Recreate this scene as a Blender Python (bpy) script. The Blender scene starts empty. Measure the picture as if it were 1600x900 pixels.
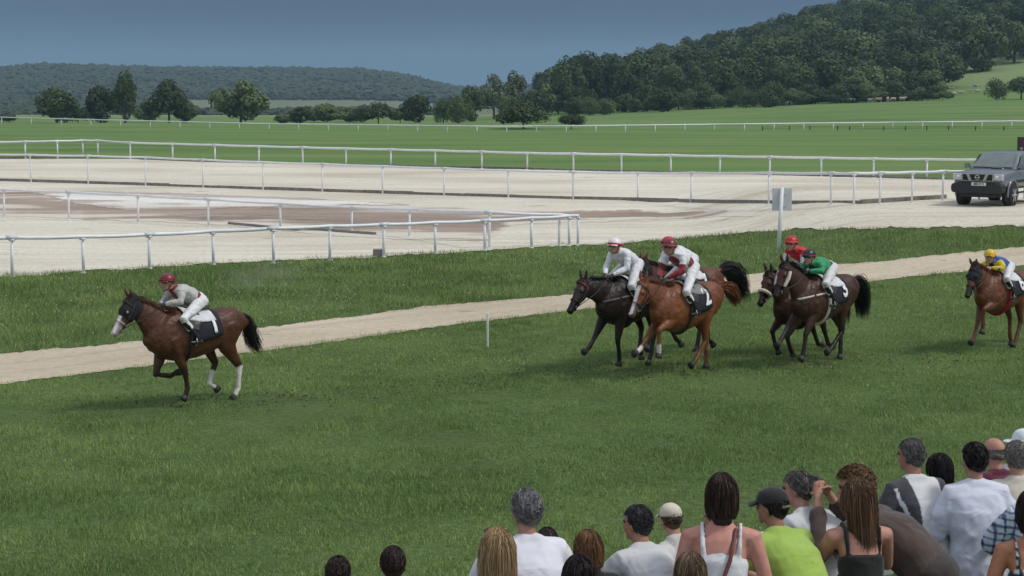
import bpy, math, random
import numpy as np
from mathutils import Vector, Matrix, noise as mnoise

scene = bpy.context.scene
COL = scene.collection
R = math.radians

# ------------------------------------------------------------------ camera
CAM_H, F_PX = 5.2, 3000.0
PITCH = math.atan(320 / 3000)
cam_data = bpy.data.cameras.new('camera')
cam = bpy.data.objects.new('camera', cam_data)
COL.objects.link(cam)
cam.location = (0, 0, CAM_H)
cam.rotation_euler = (math.pi / 2 - PITCH, 0, 0)
cam_data.lens = 36 * F_PX / 1600
cam_data.sensor_width = 36
cam_data.clip_start = 0.2
cam_data.clip_end = 20000
scene.camera = cam
scene.render.resolution_x, scene.render.resolution_y = 1024, 576

# ------------------------------------------------------------------ sky, sun, exposure
SUN_EL, SUN_AZ = 52, 100          # degrees above the horizon, clockwise from +Y
scene.view_settings.view_transform = 'Standard'
scene.view_settings.look = 'None'
scene.view_settings.gamma = 1
scene.view_settings.exposure = 0.36
scene.cycles.use_denoising = True
scene.cycles.max_bounces = 6
scene.cycles.volume_bounces = 0

world = bpy.data.worlds.new('World')
scene.world = world
world.use_nodes = True
nt = world.node_tree
nt.nodes.clear()


def N(tree, typ, **kw):
    n = tree.nodes.new(typ)
    for k, v in kw.items():
        setattr(n, k, v)
    return n


def link(tree, a, b):
    tree.links.new(a, b)


def setup_world():
    out = N(nt, 'ShaderNodeOutputWorld')
    bg = N(nt, 'ShaderNodeBackground')
    bg.inputs['Strength'].default_value = 0.1
    sky = N(nt, 'ShaderNodeTexSky', sky_type='NISHITA', sun_disc=False)
    sky.sun_elevation = R(SUN_EL)
    sky.sun_rotation = R(SUN_AZ)
    tc = N(nt, 'ShaderNodeTexCoord')
    sep = N(nt, 'ShaderNodeSeparateXYZ')
    link(nt, tc.outputs['Generated'], sep.inputs[0])
    # storm cloud: slate blue low down, paler and greyer towards the zenith
    ramp = N(nt, 'ShaderNodeValToRGB')
    cr = ramp.color_ramp
    cr.elements[0].position = 0.0
    cr.elements[0].color = (0.076, 0.138, 0.200, 1)
    cr.elements[1].position = 1.0
    cr.elements[1].color = (0.62, 0.66, 0.72, 1)
    for p, c in ((0.012, (0.072, 0.127, 0.186)), (0.034, (0.060, 0.101, 0.156)), (0.08, (0.064, 0.100, 0.152)),
                 (0.3, (0.17, 0.21, 0.28)), (0.65, (0.42, 0.47, 0.54))):
        e = cr.elements.new(p)
        e.color = (*c, 1)
    link(nt, sep.outputs['Z'], ramp.inputs[0])
    nz = N(nt, 'ShaderNodeTexNoise')
    nz.inputs['Scale'].default_value = 3.0
    nz.inputs['Detail'].default_value = 5
    mp = N(nt, 'ShaderNodeMapping')
    mp.inputs['Scale'].default_value = (1, 1, 3.2)
    link(nt, tc.outputs['Generated'], mp.inputs[0])
    link(nt, mp.outputs[0], nz.inputs['Vector'])
    nr = N(nt, 'ShaderNodeMapRange')
    nr.inputs[1].default_value, nr.inputs[2].default_value = 0.3, 0.7
    nr.inputs[3].default_value, nr.inputs[4].default_value = 0.9, 1.1
    link(nt, nz.outputs['Fac'], nr.inputs[0])
    mul = N(nt, 'ShaderNodeVectorMath', operation='SCALE')
    link(nt, ramp.outputs[0], mul.inputs[0])
    link(nt, nr.outputs[0], mul.inputs['Scale'])
    up10 = N(nt, 'ShaderNodeVectorMath', operation='SCALE')
    up10.inputs['Scale'].default_value = 10.0
    link(nt, mul.outputs[0], up10.inputs[0])
    # broken white cloud over the clear sky behind the stand
    nz2 = N(nt, 'ShaderNodeTexNoise')
    nz2.inputs['Scale'].default_value = 2.2
    nz2.inputs['Detail'].default_value = 8
    link(nt, mp.outputs[0], nz2.inputs['Vector'])
    cm = N(nt, 'ShaderNodeMapRange')
    cm.inputs[1].default_value, cm.inputs[2].default_value = 0.42, 0.62
    link(nt, nz2.outputs['Fac'], cm.inputs[0])
    clear = N(nt, 'ShaderNodeMix', data_type='RGBA')
    clear.inputs[7].default_value = (8.5, 8.7, 9.0, 1)
    link(nt, cm.outputs[0], clear.inputs[0])
    link(nt, sky.outputs[0], clear.inputs[6])
    # the storm front fills the sky ahead (+Y), breaking up overhead
    add = N(nt, 'ShaderNodeMath', operation='MULTIPLY_ADD')
    add.inputs[1].default_value = 0.5
    link(nt, nz2.outputs['Fac'], add.inputs[0])
    link(nt, sep.outputs['Y'], add.inputs[2])
    fm = N(nt, 'ShaderNodeMapRange')
    fm.inputs[1].default_value, fm.inputs[2].default_value = 0.12, 0.6
    link(nt, add.outputs[0], fm.inputs[0])
    mix = N(nt, 'ShaderNodeMix', data_type='RGBA')
    link(nt, fm.outputs[0], mix.inputs[0])
    link(nt, clear.outputs[2], mix.inputs[6])
    link(nt, up10.outputs[0], mix.inputs[7])
    link(nt, mix.outputs[2], bg.inputs['Color'])
    link(nt, bg.outputs[0], out.inputs[0])


setup_world()
sun_data = bpy.data.lights.new('sun', 'SUN')
sun = bpy.data.objects.new('sun', sun_data)
COL.objects.link(sun)
sun_data.energy = 1.5
sun_data.angle = R(10)
sun_data.color = (1.0, 0.955, 0.89)
_d = Vector((math.sin(R(SUN_AZ)) * math.cos(R(SUN_EL)), math.cos(R(SUN_AZ)) * math.cos(R(SUN_EL)), math.sin(R(SUN_EL))))
sun.rotation_euler = _d.to_track_quat('Z', 'Y').to_euler()

# ------------------------------------------------------------------ materials
MATS = {}


def new_mat(name):
    m = bpy.data.materials.new(name)
    m.use_nodes = True
    t = m.node_tree
    t.nodes.clear()
    out = N(t, 'ShaderNodeOutputMaterial')
    bs = N(t, 'ShaderNodeBsdfPrincipled')
    link(t, bs.outputs[0], out.inputs[0])
    return m, t, bs, out


def mat(name, col, rough=0.7, scale=8.0, var=0.15, bump=0.0, bscale=None, metal=0.0, spec=0.35, detail=4, attr=None, coat=0.0,
        stretch=None, col2=None, sheen=0.0):
    """plain surface: colour broken by noise, fine relief; attr = vertex colour layer multiplied in"""
    key = name
    if key in MATS:
        return MATS[key]
    m, t, bs, out = new_mat(name)
    tc = N(t, 'ShaderNodeTexCoord')
    vec = tc.outputs['Object']
    if stretch:
        mp = N(t, 'ShaderNodeMapping')
        mp.inputs['Scale'].default_value = stretch
        link(t, vec, mp.inputs[0])
        vec = mp.outputs[0]
    nz = N(t, 'ShaderNodeTexNoise')
    nz.inputs['Scale'].default_value = scale
    nz.inputs['Detail'].default_value = detail
    link(t, vec, nz.inputs['Vector'])
    mr = N(t, 'ShaderNodeMapRange')
    mr.inputs[1].default_value, mr.inputs[2].default_value = 0.3, 0.7
    link(t, nz.outputs['Fac'], mr.inputs[0])
    mx = N(t, 'ShaderNodeMix', data_type='RGBA')
    c = Vector(col)
    c2 = Vector(col2) if col2 else c * (1 - var)
    if not col2:
        c = c * (1 + var * 0.6)
    mx.inputs[6].default_value = (*c2, 1)
    mx.inputs[7].default_value = (*[min(1, v) for v in c], 1)
    link(t, mr.outputs[0], mx.inputs[0])
    colout = mx.outputs[2]
    if attr:
        at_ = N(t, 'ShaderNodeAttribute', attribute_name=attr)
        mm = N(t, 'ShaderNodeMix', data_type='RGBA', blend_type='MULTIPLY')
        mm.inputs[0].default_value = 1
        link(t, colout, mm.inputs[6])
        link(t, at_.outputs['Color'], mm.inputs[7])
        colout = mm.outputs[2]
    link(t, colout, bs.inputs['Base Color'])
    bs.inputs['Roughness'].default_value = rough
    bs.inputs['Metallic'].default_value = metal
    bs.inputs['Specular IOR Level'].default_value = spec
    bs.inputs['Coat Weight'].default_value = coat
    bs.inputs['Sheen Weight'].default_value = sheen
    if bump:
        bz = N(t, 'ShaderNodeTexNoise')
        bz.inputs['Scale'].default_value = bscale or scale * 3
        bz.inputs['Detail'].default_value = 5
        link(t, vec, bz.inputs['Vector'])
        bp = N(t, 'ShaderNodeBump')
        bp.inputs['Strength'].default_value = 0.6
        bp.inputs['Distance'].default_value = bump
        link(t, bz.outputs['Fac'], bp.inputs['Height'])
        link(t, bp.outputs[0], bs.inputs['Normal'])
    MATS[key] = m
    return m


def pos_noise(t, scale, detail=4, vec=None, stretch=None):
    geo = N(t, 'ShaderNodeNewGeometry')
    v = geo.outputs['Position']
    if stretch:
        mp = N(t, 'ShaderNodeMapping')
        mp.inputs['Scale'].default_value = stretch
        link(t, v, mp.inputs[0])
        v = mp.outputs[0]
    nz = N(t, 'ShaderNodeTexNoise')
    nz.inputs['Scale'].default_value = scale
    nz.inputs['Detail'].default_value = detail
    link(t, v, nz.inputs['Vector'])
    return nz.outputs['Fac']


def ramp(t, fac, stops):
    r = N(t, 'ShaderNodeValToRGB')
    cr = r.color_ramp
    cr.elements[0].position, cr.elements[0].color = stops[0][0], (*stops[0][1], 1)
    cr.elements[1].position, cr.elements[1].color = stops[-1][0], (*stops[-1][1], 1)
    for p, c in stops[1:-1]:
        cr.elements.new(p).color = (*c, 1)
    link(t, fac, r.inputs[0])
    return r.outputs[0]


def mixc(t, fac, a, b, blend='MIX'):
    m = N(t, 'ShaderNodeMix', data_type='RGBA', blend_type=blend)
    for sock, val in ((m.inputs[0], fac), (m.inputs[6], a), (m.inputs[7], b)):
        if isinstance(val, (int, float)): sock.default_value = val
        elif isinstance(val, tuple): sock.default_value = (*val, 1)
        else: link(t, val, sock)
    return m.outputs[2]


def maprange(t, v, a, b, c=0.0, d=1.0):
    m = N(t, 'ShaderNodeMapRange')
    m.interpolation_type = 'SMOOTHSTEP'
    for i, x in enumerate((a, b, c, d)): m.inputs[i + 1].default_value = x
    link(t, v, m.inputs[0])
    return m.outputs[0]


def bump(t, bs, fac, dist, strength=0.7):
    b = N(t, 'ShaderNodeBump')
    b.inputs['Strength'].default_value = strength
    b.inputs['Distance'].default_value = dist
    link(t, fac, b.inputs['Height'])
    link(t, b.outputs[0], bs.inputs['Normal'])


# ------------------------------------------------------------------ tags and linking
def tag(o, label=None, cat=None, group=None, kind=None):
    if label: o['label'] = label
    if cat: o['category'] = cat
    if group: o['group'] = group
    if kind: o['kind'] = kind
    return o


def empty(name, loc=(0, 0, 0), rz=0.0, parent=None):
    o = bpy.data.objects.new(name, None)
    COL.objects.link(o)
    o.location = loc
    o.rotation_euler = (0, 0, rz)
    o.empty_display_size = 0.2
    if parent: o.parent = parent
    return o


def link_mesh(name, me, parent=None, loc=None, rot=None, scale=None):
    o = bpy.data.objects.new(name, me)
    COL.objects.link(o)
    if parent: o.parent = parent
    if loc is not None: o.location = loc
    if rot is not None: o.rotation_euler = rot
    if scale is not None: o.scale = scale
    return o


def copy_tree(o, parent=None):
    c = o.copy()
    COL.objects.link(c)
    c.parent = parent
    for ch in o.children:
        copy_tree(ch, c)
    return c


def fast_mesh(name, verts, faces, smooth=False):
    """verts (n,3) array, faces (m,k) array"""
    verts = np.asarray(verts, dtype=np.float32)
    faces = np.asarray(faces, dtype=np.int32)
    k = faces.shape[1]
    me = bpy.data.meshes.new(name)
    me.vertices.add(len(verts))
    me.vertices.foreach_set('co', verts.ravel())
    me.loops.add(faces.size)
    me.loops.foreach_set('vertex_index', faces.ravel())
    me.polygons.add(len(faces))
    me.polygons.foreach_set('loop_start', np.arange(0, faces.size, k, dtype=np.int32))
    me.polygons.foreach_set('use_smooth', np.full(len(faces), smooth))
    me.update(calc_edges=True)
    me.validate()
    return me


def color_attr(me, name, cols):
    """cols (nverts,3)"""
    a = me.color_attributes.new(name, 'FLOAT_COLOR', 'POINT')
    c = np.ones((len(me.vertices), 4), dtype=np.float32)
    c[:, :3] = cols
    a.data.foreach_set('color', c.ravel())


# ------------------------------------------------------------------ mesh builder
def frame_for(t):
    t = t.normalized()
    up = Vector((0, 0, 1)) if abs(t.z) < 0.93 else Vector((0, 1, 0))
    side = t.cross(up).normalized()
    return side, side.cross(t).normalized()


class MB:
    def __init__(self):
        self.v, self.f, self.m = [], [], []

    def _add(self, vs, fs, mi=0):
        b = len(self.v)
        self.v += [tuple(p) for p in vs]
        self.f += [tuple(b + i for i in f) for f in fs]
        self.m += [mi] * len(fs)

    def box(self, c, s, rz=0.0, mi=0, taper=1.0, M=None):
        hx, hy, hz = s[0] / 2, s[1] / 2, s[2] / 2
        vs = []
        for z, k in ((-hz, 1.0), (hz, taper)):
            for x, y in ((-hx, -hy), (hx, -hy), (hx, hy), (-hx, hy)):
                p = Vector((x * k, y * k, z))
                if rz: p.rotate(Matrix.Rotation(rz, 3, 'Z'))
                if M: p = M @ p
                vs.append(p + Vector(c))
        self._add(vs, [(3, 2, 1, 0), (4, 5, 6, 7), (0, 1, 5, 4), (1, 2, 6, 5), (2, 3, 7, 6), (3, 0, 4, 7)], mi)
        return self

    def loft(self, pts, rad, n=10, mi=0, cap=True, side_ref=None, power=2.0):
        """pts: centres; rad: r or (rside, rup) per point; rounded caps. side_ref fixes the sideways axis."""
        P = [Vector(p) for p in pts]
        Rr = [(r, r) if not isinstance(r, (tuple, list)) else r for r in rad]
        T = []
        for i in range(len(P)):
            a = P[max(0, i - 1)]
            b = P[min(len(P) - 1, i + 1)]
            d = b - a
            T.append(d.normalized() if d.length > 1e-9 else Vector((0, 0, 1)))
        rings = []
        if cap:
            p0, t0, r0 = P[0], T[0], min(Rr[0])
            for k in (0.94, 0.64, 0.28):
                rings.append((p0 - t0 * r0 * math.sqrt(max(0, 1 - (1 - k) ** 2)) * 0.9 if False else p0 - t0 * r0 * math.sin(math.acos(1 - 1 + (1 - k))) * 0.0 - t0 * r0 * k * 0.9,
                              t0, Rr[0][0] * math.sqrt(max(0.02, 1 - k * k)), Rr[0][1] * math.sqrt(max(0.02, 1 - k * k))))
        for p, t, r in zip(P, T, Rr):
            rings.append((p, t, r[0], r[1]))
        if cap:
            p1, t1, r1 = P[-1], T[-1], min(Rr[-1])
            for k in (0.28, 0.64, 0.94):
                rings.append((p1 + t1 * r1 * k * 0.9, t1, Rr[-1][0] * math.sqrt(max(0.02, 1 - k * k)), Rr[-1][1] * math.sqrt(max(0.02, 1 - k * k))))
        vs, prev = [], None
        for p, t, ra, rb in rings:
            if side_ref is not None:
                s = Vector(side_ref)
                s = (s - t * s.dot(t))
                s = s.normalized() if s.length > 1e-5 else frame_for(t)[0]
                u = s.cross(t).normalized()
            elif prev is None:
                s, u = frame_for(t)
            else:
                s = (prev - t * prev.dot(t))
                s = s.normalized() if s.length > 1e-5 else frame_for(t)[0]
                u = s.cross(t).normalized()
            prev = s
            for j in range(n):
                a = 2 * math.pi * j / n
                ca, sa = math.cos(a), math.sin(a)
                if power != 2.0:
                    ca = math.copysign(abs(ca) ** (2 / power), ca)
                    sa = math.copysign(abs(sa) ** (2 / power), sa)
                vs.append(p + s * (ra * ca) + u * (rb * sa))
        fs = []
        m = len(rings)
        for i in range(m - 1):
            for j in range(n):
                fs.append((i * n + j, i * n + (j + 1) % n, (i + 1) * n + (j + 1) % n, (i + 1) * n + j))
        fs.append(tuple(reversed(range(n))))
        fs.append(tuple((m - 1) * n + j for j in range(n)))
        self._add(vs, fs, mi)
        return self

    def tube(self, pts, r, n=8, mi=0):
        rr = r if isinstance(r, (list, tuple)) else [r] * len(pts)
        return self.loft(pts, rr, n=n, mi=mi, cap=False)

    def ball(self, c, r, n=10, m=7, mi=0, M=None):
        r = (r, r, r) if not isinstance(r, (tuple, list)) else r
        vs = [Vector((0, 0, -r[2]))]
        for i in range(1, m):
            th = math.pi * i / m
            for j in range(n):
                a = 2 * math.pi * j / n
                vs.append(Vector((r[0] * math.sin(th) * math.cos(a), r[1] * math.sin(th) * math.sin(a), -r[2] * math.cos(th))))
        vs.append(Vector((0, 0, r[2])))
        if M: vs = [M @ v for v in vs]
        vs = [v + Vector(c) for v in vs]
        fs = [(0, 1 + (j + 1) % n, 1 + j) for j in range(n)]
        for i in range(m - 2):
            for j in range(n):
                a, b = 1 + i * n + j, 1 + i * n + (j + 1) % n
                fs.append((a, b, b + n, a + n))
        last = len(vs) - 1
        o = 1 + (m - 2) * n
        fs += [(last, o + j, o + (j + 1) % n) for j in range(n)]
        self._add(vs, fs, mi)
        return self

    def prism(self, poly, axis_vec, mi=0):
        """poly: list of 3-D points; extruded along axis_vec"""
        A = [Vector(p) for p in poly]
        d = Vector(axis_vec)
        n = len(A)
        vs = A + [p + d for p in A]
        fs = [tuple(reversed(range(n))), tuple(range(n, 2 * n))]
        fs += [(i, (i + 1) % n, n + (i + 1) % n, n + i) for i in range(n)]
        self._add(vs, fs, mi)
        return self

    def quad(self, a, b, c, d, mi=0):
        self._add([a, b, c, d], [(0, 1, 2, 3)], mi)
        return self

    def mesh(self, name, mats, smooth=True):
        me = bpy.data.meshes.new(name)
        me.from_pydata(self.v, [], self.f)
        if not isinstance(mats, (list, tuple)): mats = [mats]
        for m in mats: me.materials.append(m)
        if len(mats) > 1:
            me.polygons.foreach_set('material_index', self.m)
        if smooth:
            me.polygons.foreach_set('use_smooth', [True] * len(me.polygons))
        me.update()
        return me

    def build(self, name, mats, parent=None, smooth=True, bevel=0.0):
        me = self.mesh(name, mats, smooth)
        o = link_mesh(name, me, parent)
        if bevel:
            b = o.modifiers.new('bevel', 'BEVEL')
            b.width = bevel
            b.segments = 2
            b.limit_method = 'ANGLE'
            b.angle_limit = R(35)
        if smooth and bevel:
            me.set_sharp_from_angle(angle=R(40))
        return o


def fuse(mb, name, mats, voxel, parent=None, smooth=4, factor=0.5, disp=None, sub=0):
    """one continuous skin over everything in mb; disp(co) -> offset along normal"""
    me0 = mb.mesh('tmp', [])
    o = bpy.data.objects.new('tmp', me0)
    COL.objects.link(o)
    m = o.modifiers.new('r', 'REMESH')
    m.mode = 'VOXEL'
    m.voxel_size = voxel
    m.use_smooth_shade = True
    if smooth:
        s = o.modifiers.new('s', 'SMOOTH')
        s.factor = factor
        s.iterations = smooth
    if sub:
        ss = o.modifiers.new('ss', 'SUBSURF')
        ss.levels = sub
    dg = bpy.context.evaluated_depsgraph_get()
    ev = o.evaluated_get(dg)
    me = bpy.data.meshes.new_from_object(ev)
    bpy.data.objects.remove(o)
    me.name = name
    me.materials.clear()
    if not isinstance(mats, (list, tuple)): mats = [mats]
    for mm in mats: me.materials.append(mm)
    me.polygons.foreach_set('use_smooth', [True] * len(me.polygons))
    if disp:
        nrm = [v.normal.copy() for v in me.vertices]
        for v, nn in zip(me.vertices, nrm):
            v.co += nn * disp(v.co)
    me.update()
    return link_mesh(name, me, parent)


# ------------------------------------------------------------------ terrain
def sm(a, b, t):
    t = np.clip((t - a) / (b - a), 0, 1)
    return t * t * (3 - 2 * t)


FH_X = [0, 70, 200, 300, 400, 480, 560, 620, 650, 680, 720, 900, 1600]
FH_Y = [104, 97, 101, 103, 103, 104, 105, 111, 117, 125, 133, 138, 140]
FH_U = [(x - 800) / 3000 for x in FH_X]
FH_Z = [5.2 + (130 - y) - 11 for y in FH_Y]


def g(x, y):
    x = np.asarray(x, dtype=float)
    y = np.asarray(y, dtype=float)
    z = 1.15 * (1 - sm(15.0, 17.5, y))
    z = z + 1.0 * sm(6, 12, x) * sm(50, 62, y) * (1 - sm(78, 100, y))
    z = z - 2.6 * sm(125, 330, y)
    u = x / np.maximum(y, 1)
    zE = np.interp(u, [-.3, -.023, .033, .167, .267, .4], [-4.6, -4.8, -3.4, -.3, 1.2, 3.0])
    z = z + (zE + 2.6) * sm(330, 520, y)
    amp = np.interp(u, [0.0, .033, .1, .15, .183, .225, .267, .4], [0, 3, 15, 26, 33, 42, 50, 66])
    tt = np.clip((y - 530) / 400, 0, 1.35)
    z = z + amp * np.minimum(tt ** 1.25, 1.3)
    left = sm(0.03, -0.02, -u) * 0 + (1 - sm(-0.02, 0.04, u))
    z = z - 15 * left * sm(540, 1300, y)
    top = np.interp(u, FH_U, FH_Z)
    base = -19.6
    z = z + left * (top - base) * sm(1750, 3000, y)
    und = 0.05 * np.sin(x * .31 + 1.3) * np.sin(y * .23) * sm(18, 26, y)
    return z + und


def gz(x, y):
    return float(g(x, y))


_cp, _sp = math.cos(PITCH), math.sin(PITCH)


def ray(px, py):
    a, b = (px - 800) / F_PX, (450 - py) / F_PX
    return Vector((a, _cp + b * _sp, -_sp + b * _cp))


def at(px, py, Y=None, lift=0.0):
    """ground point seen at a pixel of the 1600 x 900 photograph (or the point at distance Y)"""
    d = ray(px, py)
    if Y is not None:
        k = Y / d.y
        return Vector((d.x * k, Y, CAM_H + d.z * k))
    lo, step = 6.0, 0.5
    t = lo
    while t < 6000:
        t2 = t * 1.01 + 0.1
        if CAM_H + d.z * t2 < gz(d.x * t2, d.y * t2):
            a, b = t, t2
            for _ in range(30):
                m = (a + b) / 2
                if CAM_H + d.z * m < gz(d.x * m, d.y * m): b = m
                else: a = m
            p = Vector((d.x * b, d.y * b, 0))
            p.z = gz(p.x, p.y) + lift
            return p
        t = t2
    return Vector((d.x * t, d.y * t, 0))


def sc(p):
    """pixels per metre at a point"""
    v = Vector(p) - cam.location
    return F_PX / (v.y * _cp - v.z * _sp)


def proj(p):
    v = Vector(p) - cam.location
    dep = v.y * _cp - v.z * _sp
    return 800 + F_PX * v.x / dep, 450 - F_PX * (v.y * _sp + v.z * _cp) / dep
# ------------------------------------------------------------------ ground sheet
def terrain_sheet():
    nu = 300
    us = np.linspace(-0.75, 0.75, nu)
    ys = np.concatenate([np.linspace(-30, 10, 15), np.arange(11, 24, .5), np.arange(24, 110, 0.8), np.geomspace(110.5, 7000, 260)])
    U, Y = np.meshgrid(us, ys)
    X = U * (Y + 60)
    Z = g(X, Y)
    V = np.stack([X, Y, Z], -1).reshape(-1, 3)
    nr, nc = Y.shape
    i = np.arange(nr - 1)[:, None] * nc + np.arange(nc - 1)[None]
    F = np.stack([i, i + 1, i + nc + 1, i + nc], -1).reshape(-1, 4)
    return fast_mesh('ground', V, F, True)


def grass_ground_mat():
    m, t, bs, out = new_mat('meadow_ground')
    near = ramp(t, pos_noise(t, 0.35, 6), [(0.3, (0.062, 0.098, 0.034)), (0.5, (0.082, 0.126, 0.044)), (0.72, (0.105, 0.152, 0.058))])
    fine = ramp(t, pos_noise(t, 9, 6), [(0.3, (0.62, 0.62, 0.62)), (0.7, (1.3, 1.3, 1.2))])
    near = mixc(t, 0.8, near, fine, 'MULTIPLY')
    far = ramp(t, pos_noise(t, 0.045, 9, stretch=(.5, 2.5, 1)), [(0.3, (0.092, 0.156, 0.052)), (0.5, (0.124, 0.205, 0.062)), (0.7, (0.175, 0.222, 0.092))])
    fl = maprange(t, pos_noise(t, 0.09, 8, stretch=(.35, 1.6, 1)), 0.62, 0.72)
    far = mixc(t, fl, far, (0.22, 0.21, 0.05))
    sep = N(t, 'ShaderNodeSeparateXYZ')
    geo = N(t, 'ShaderNodeNewGeometry')
    link(t, geo.outputs['Position'], sep.inputs[0])
    c = mixc(t, maprange(t, sep.outputs['Y'], 62, 90), near, far)
    # grazed hillside: paler, drier grass
    c = mixc(t, maprange(t, sep.outputs['Y'], 545, 640), c, (0.20, 0.26, 0.12))
    # stubble field in the far valley
    c = mixc(t, maprange(t, sep.outputs['Y'], 1200, 1500), c, (0.15, 0.17, 0.10))
    link(t, c, bs.inputs['Base Color'])
    bs.inputs['Roughness'].default_value = 0.95
    bs.inputs['Specular IOR Level'].default_value = 0.1
    bump(t, bs, pos_noise(t, 14, 5), 0.05)
    return m


ground = link_mesh('ground', terrain_sheet())
ground.data.materials.append(grass_ground_mat())
tag(ground, kind='structure')


# ------------------------------------------------------------------ sand sheets
def strip_sheet(name, top, bot, material, lift, nx=240, ny=24, rag=0.0, x0=-420, x1=2050, seed=1, attr=False):
    """strip between two outlines read off the photo, laid on the terrain in world space"""
    tx, ty = zip(*top)
    bx, by = zip(*bot)
    V, A = [], []
    rs = random.Random(seed)
    kx = sorted(set(list(np.linspace(x0, x1, 40)) + [t for t in tx + bx if x0 <= t <= x1]))
    EA = np.array([tuple(at(q, float(np.interp(q, tx, ty)))) for q in kx])
    EB = np.array([tuple(at(q, float(np.interp(q, bx, by)))) for q in kx])
    for i in range(nx + 1):
        px = x0 + (x1 - x0) * i / nx
        a = Vector([float(np.interp(px, kx, EA[:, c])) for c in range(3)])
        b = Vector([float(np.interp(px, kx, EB[:, c])) for c in range(3)])
        d = (b - a).normalized()
        if rag:
            a = a + d * rag * 2.2 * (mnoise.noise(Vector((a.x * .9, a.y * .9, 1.0))) + 0.4 * rs.uniform(-1, 1))
            b = b + d * rag * 2.2 * (mnoise.noise(Vector((b.x * .9, b.y * .9, 5.0))) + 0.4 * rs.uniform(-1, 1))
        for j in range(ny + 1):
            k = j / ny
            p = a.lerp(b, k)
            V.append((p.x, p.y, 0.0))
            A.append(min(k, 1 - k, i / nx * 4, (1 - i / nx) * 4) * 2)
    V = np.array(V)
    V[:, 2] = g(V[:, 0], V[:, 1]) + lift
    i = np.arange(nx)[:, None] * (ny + 1) + np.arange(ny)[None]
    F = np.stack([i, i + 1, i + ny + 2, i + ny + 1], -1).reshape(-1, 4)
    me = fast_mesh(name, V, F, True)
    if me.polygons[0].normal.z < 0: me.flip_normals()
    if attr: color_attr(me, 'edge', np.repeat(np.clip(np.array(A), 0, 1)[:, None], 3, 1))
    me.materials.append(material)
    o = link_mesh(name, me)
    tag(o, kind='structure')
    return o


def sand_mat(name, base, dark, light, edge_to=None, rot=0.0):
    m, t, bs, out = new_mat(name)
    c = ramp(t, pos_noise(t, 0.16, 7, stretch=(.5, 1, 1)), [(0.32, dark), (0.5, base), (0.68, light)])
    c = mixc(t, 0.6, c, ramp(t, pos_noise(t, 5, 8), [(0.3, (0.80, 0.79, 0.78)), (0.62, (1.06, 1.06, 1.05))]), 'MULTIPLY')
    # harrow lines and wheel ruts run along the track
    geo = N(t, 'ShaderNodeNewGeometry')
    mp0 = N(t, 'ShaderNodeMapping')
    mp0.inputs['Rotation'].default_value = (0, 0, rot)
    link(t, geo.outputs['Position'], mp0.inputs[0])
    mp1 = N(t, 'ShaderNodeMapping')
    mp1.inputs['Scale'].default_value = (.06, 1.5, 1)
    link(t, mp0.outputs[0], mp1.inputs[0])
    rut = N(t, 'ShaderNodeTexNoise')
    rut.inputs['Scale'].default_value = 1.3
    rut.inputs['Detail'].default_value = 6
    link(t, mp1.outputs[0], rut.inputs['Vector'])
    c = mixc(t, 0.8, c, ramp(t, rut.outputs['Fac'], [(0.32, (0.80, 0.785, 0.76)), (0.52, (1, 1, 1)), (0.68, (1.05, 1.05, 1.06))]), 'MULTIPLY')
    # scraps of damp clay and weed
    sp = maprange(t, pos_noise(t, 1.6, 9, stretch=(.35, 1, 1)), 0.66, 0.72)
    c = mixc(t, sp, c, tuple(0.62 * v for v in dark))
    if edge_to:
        e = N(t, 'ShaderNodeAttribute', attribute_name='edge')
        ad = N(t, 'ShaderNodeMath', operation='MULTIPLY_ADD')
        ad.inputs[1].default_value = 0.30
        link(t, e.outputs['Fac'], ad.inputs[0])
        link(t, pos_noise(t, 0.55, 9, stretch=(.28, 1, 1)), ad.inputs[2])
        k = maprange(t, ad.outputs[0], 0.52, 0.68)
        c = mixc(t, k, edge_to, c)
    link(t, c, bs.inputs['Base Color'])
    bs.inputs['Roughness'].default_value = 0.95
    bs.inputs['Specular IOR Level'].default_value = 0.15
    bump(t, bs, pos_noise(t, 7, 8), 0.06)
    return m


ARENA_TOP = [(-420, 246), (0, 249), (205, 249), (340, 254), (541, 259), (753, 264), (971, 268), (1125, 272), (1365, 278), (1600, 284), (2050, 296)]
ARENA_BOT = [(-420, 470), (0, 434), (130, 425), (234, 419), (333, 412), (516, 405), (680, 397), (830, 388), (900, 384), (1000, 379), (1100, 369),
             (1200, 362), (1300, 358), (1400, 357), (1500, 356), (1600, 354), (2050, 348)]
PATH_TOP = [(-420, 600), (0, 554), (109, 544), (219, 534), (375, 516), (500, 502), (662, 480), (890, 461), (1150, 431), (1309, 414), (1380, 408), (1600, 386), (2050, 345)]
PATH_BOT = [(-420, 655), (0, 601), (94, 590), (219, 574), (312, 562), (400, 551), (587, 525), (737, 504), (887, 486), (1170, 459), (1500, 425), (1600, 416), (2050, 370)]
SAND = (0.64, 0.595, 0.495)
strip_sheet('sand_ground', ARENA_TOP, ARENA_BOT, sand_mat('arena_sand', SAND, (0.53, 0.47, 0.365), (0.70, 0.655, 0.55)), 0.022, nx=300, ny=60, rag=0.25)
strip_sheet('sand_path', PATH_TOP, PATH_BOT, sand_mat('path_sand', (0.50, 0.425, 0.315), (0.42, 0.35, 0.255), (0.57, 0.495, 0.385), rot=-.80), 0.012, nx=300, ny=14, rag=0.12, seed=2)
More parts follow.
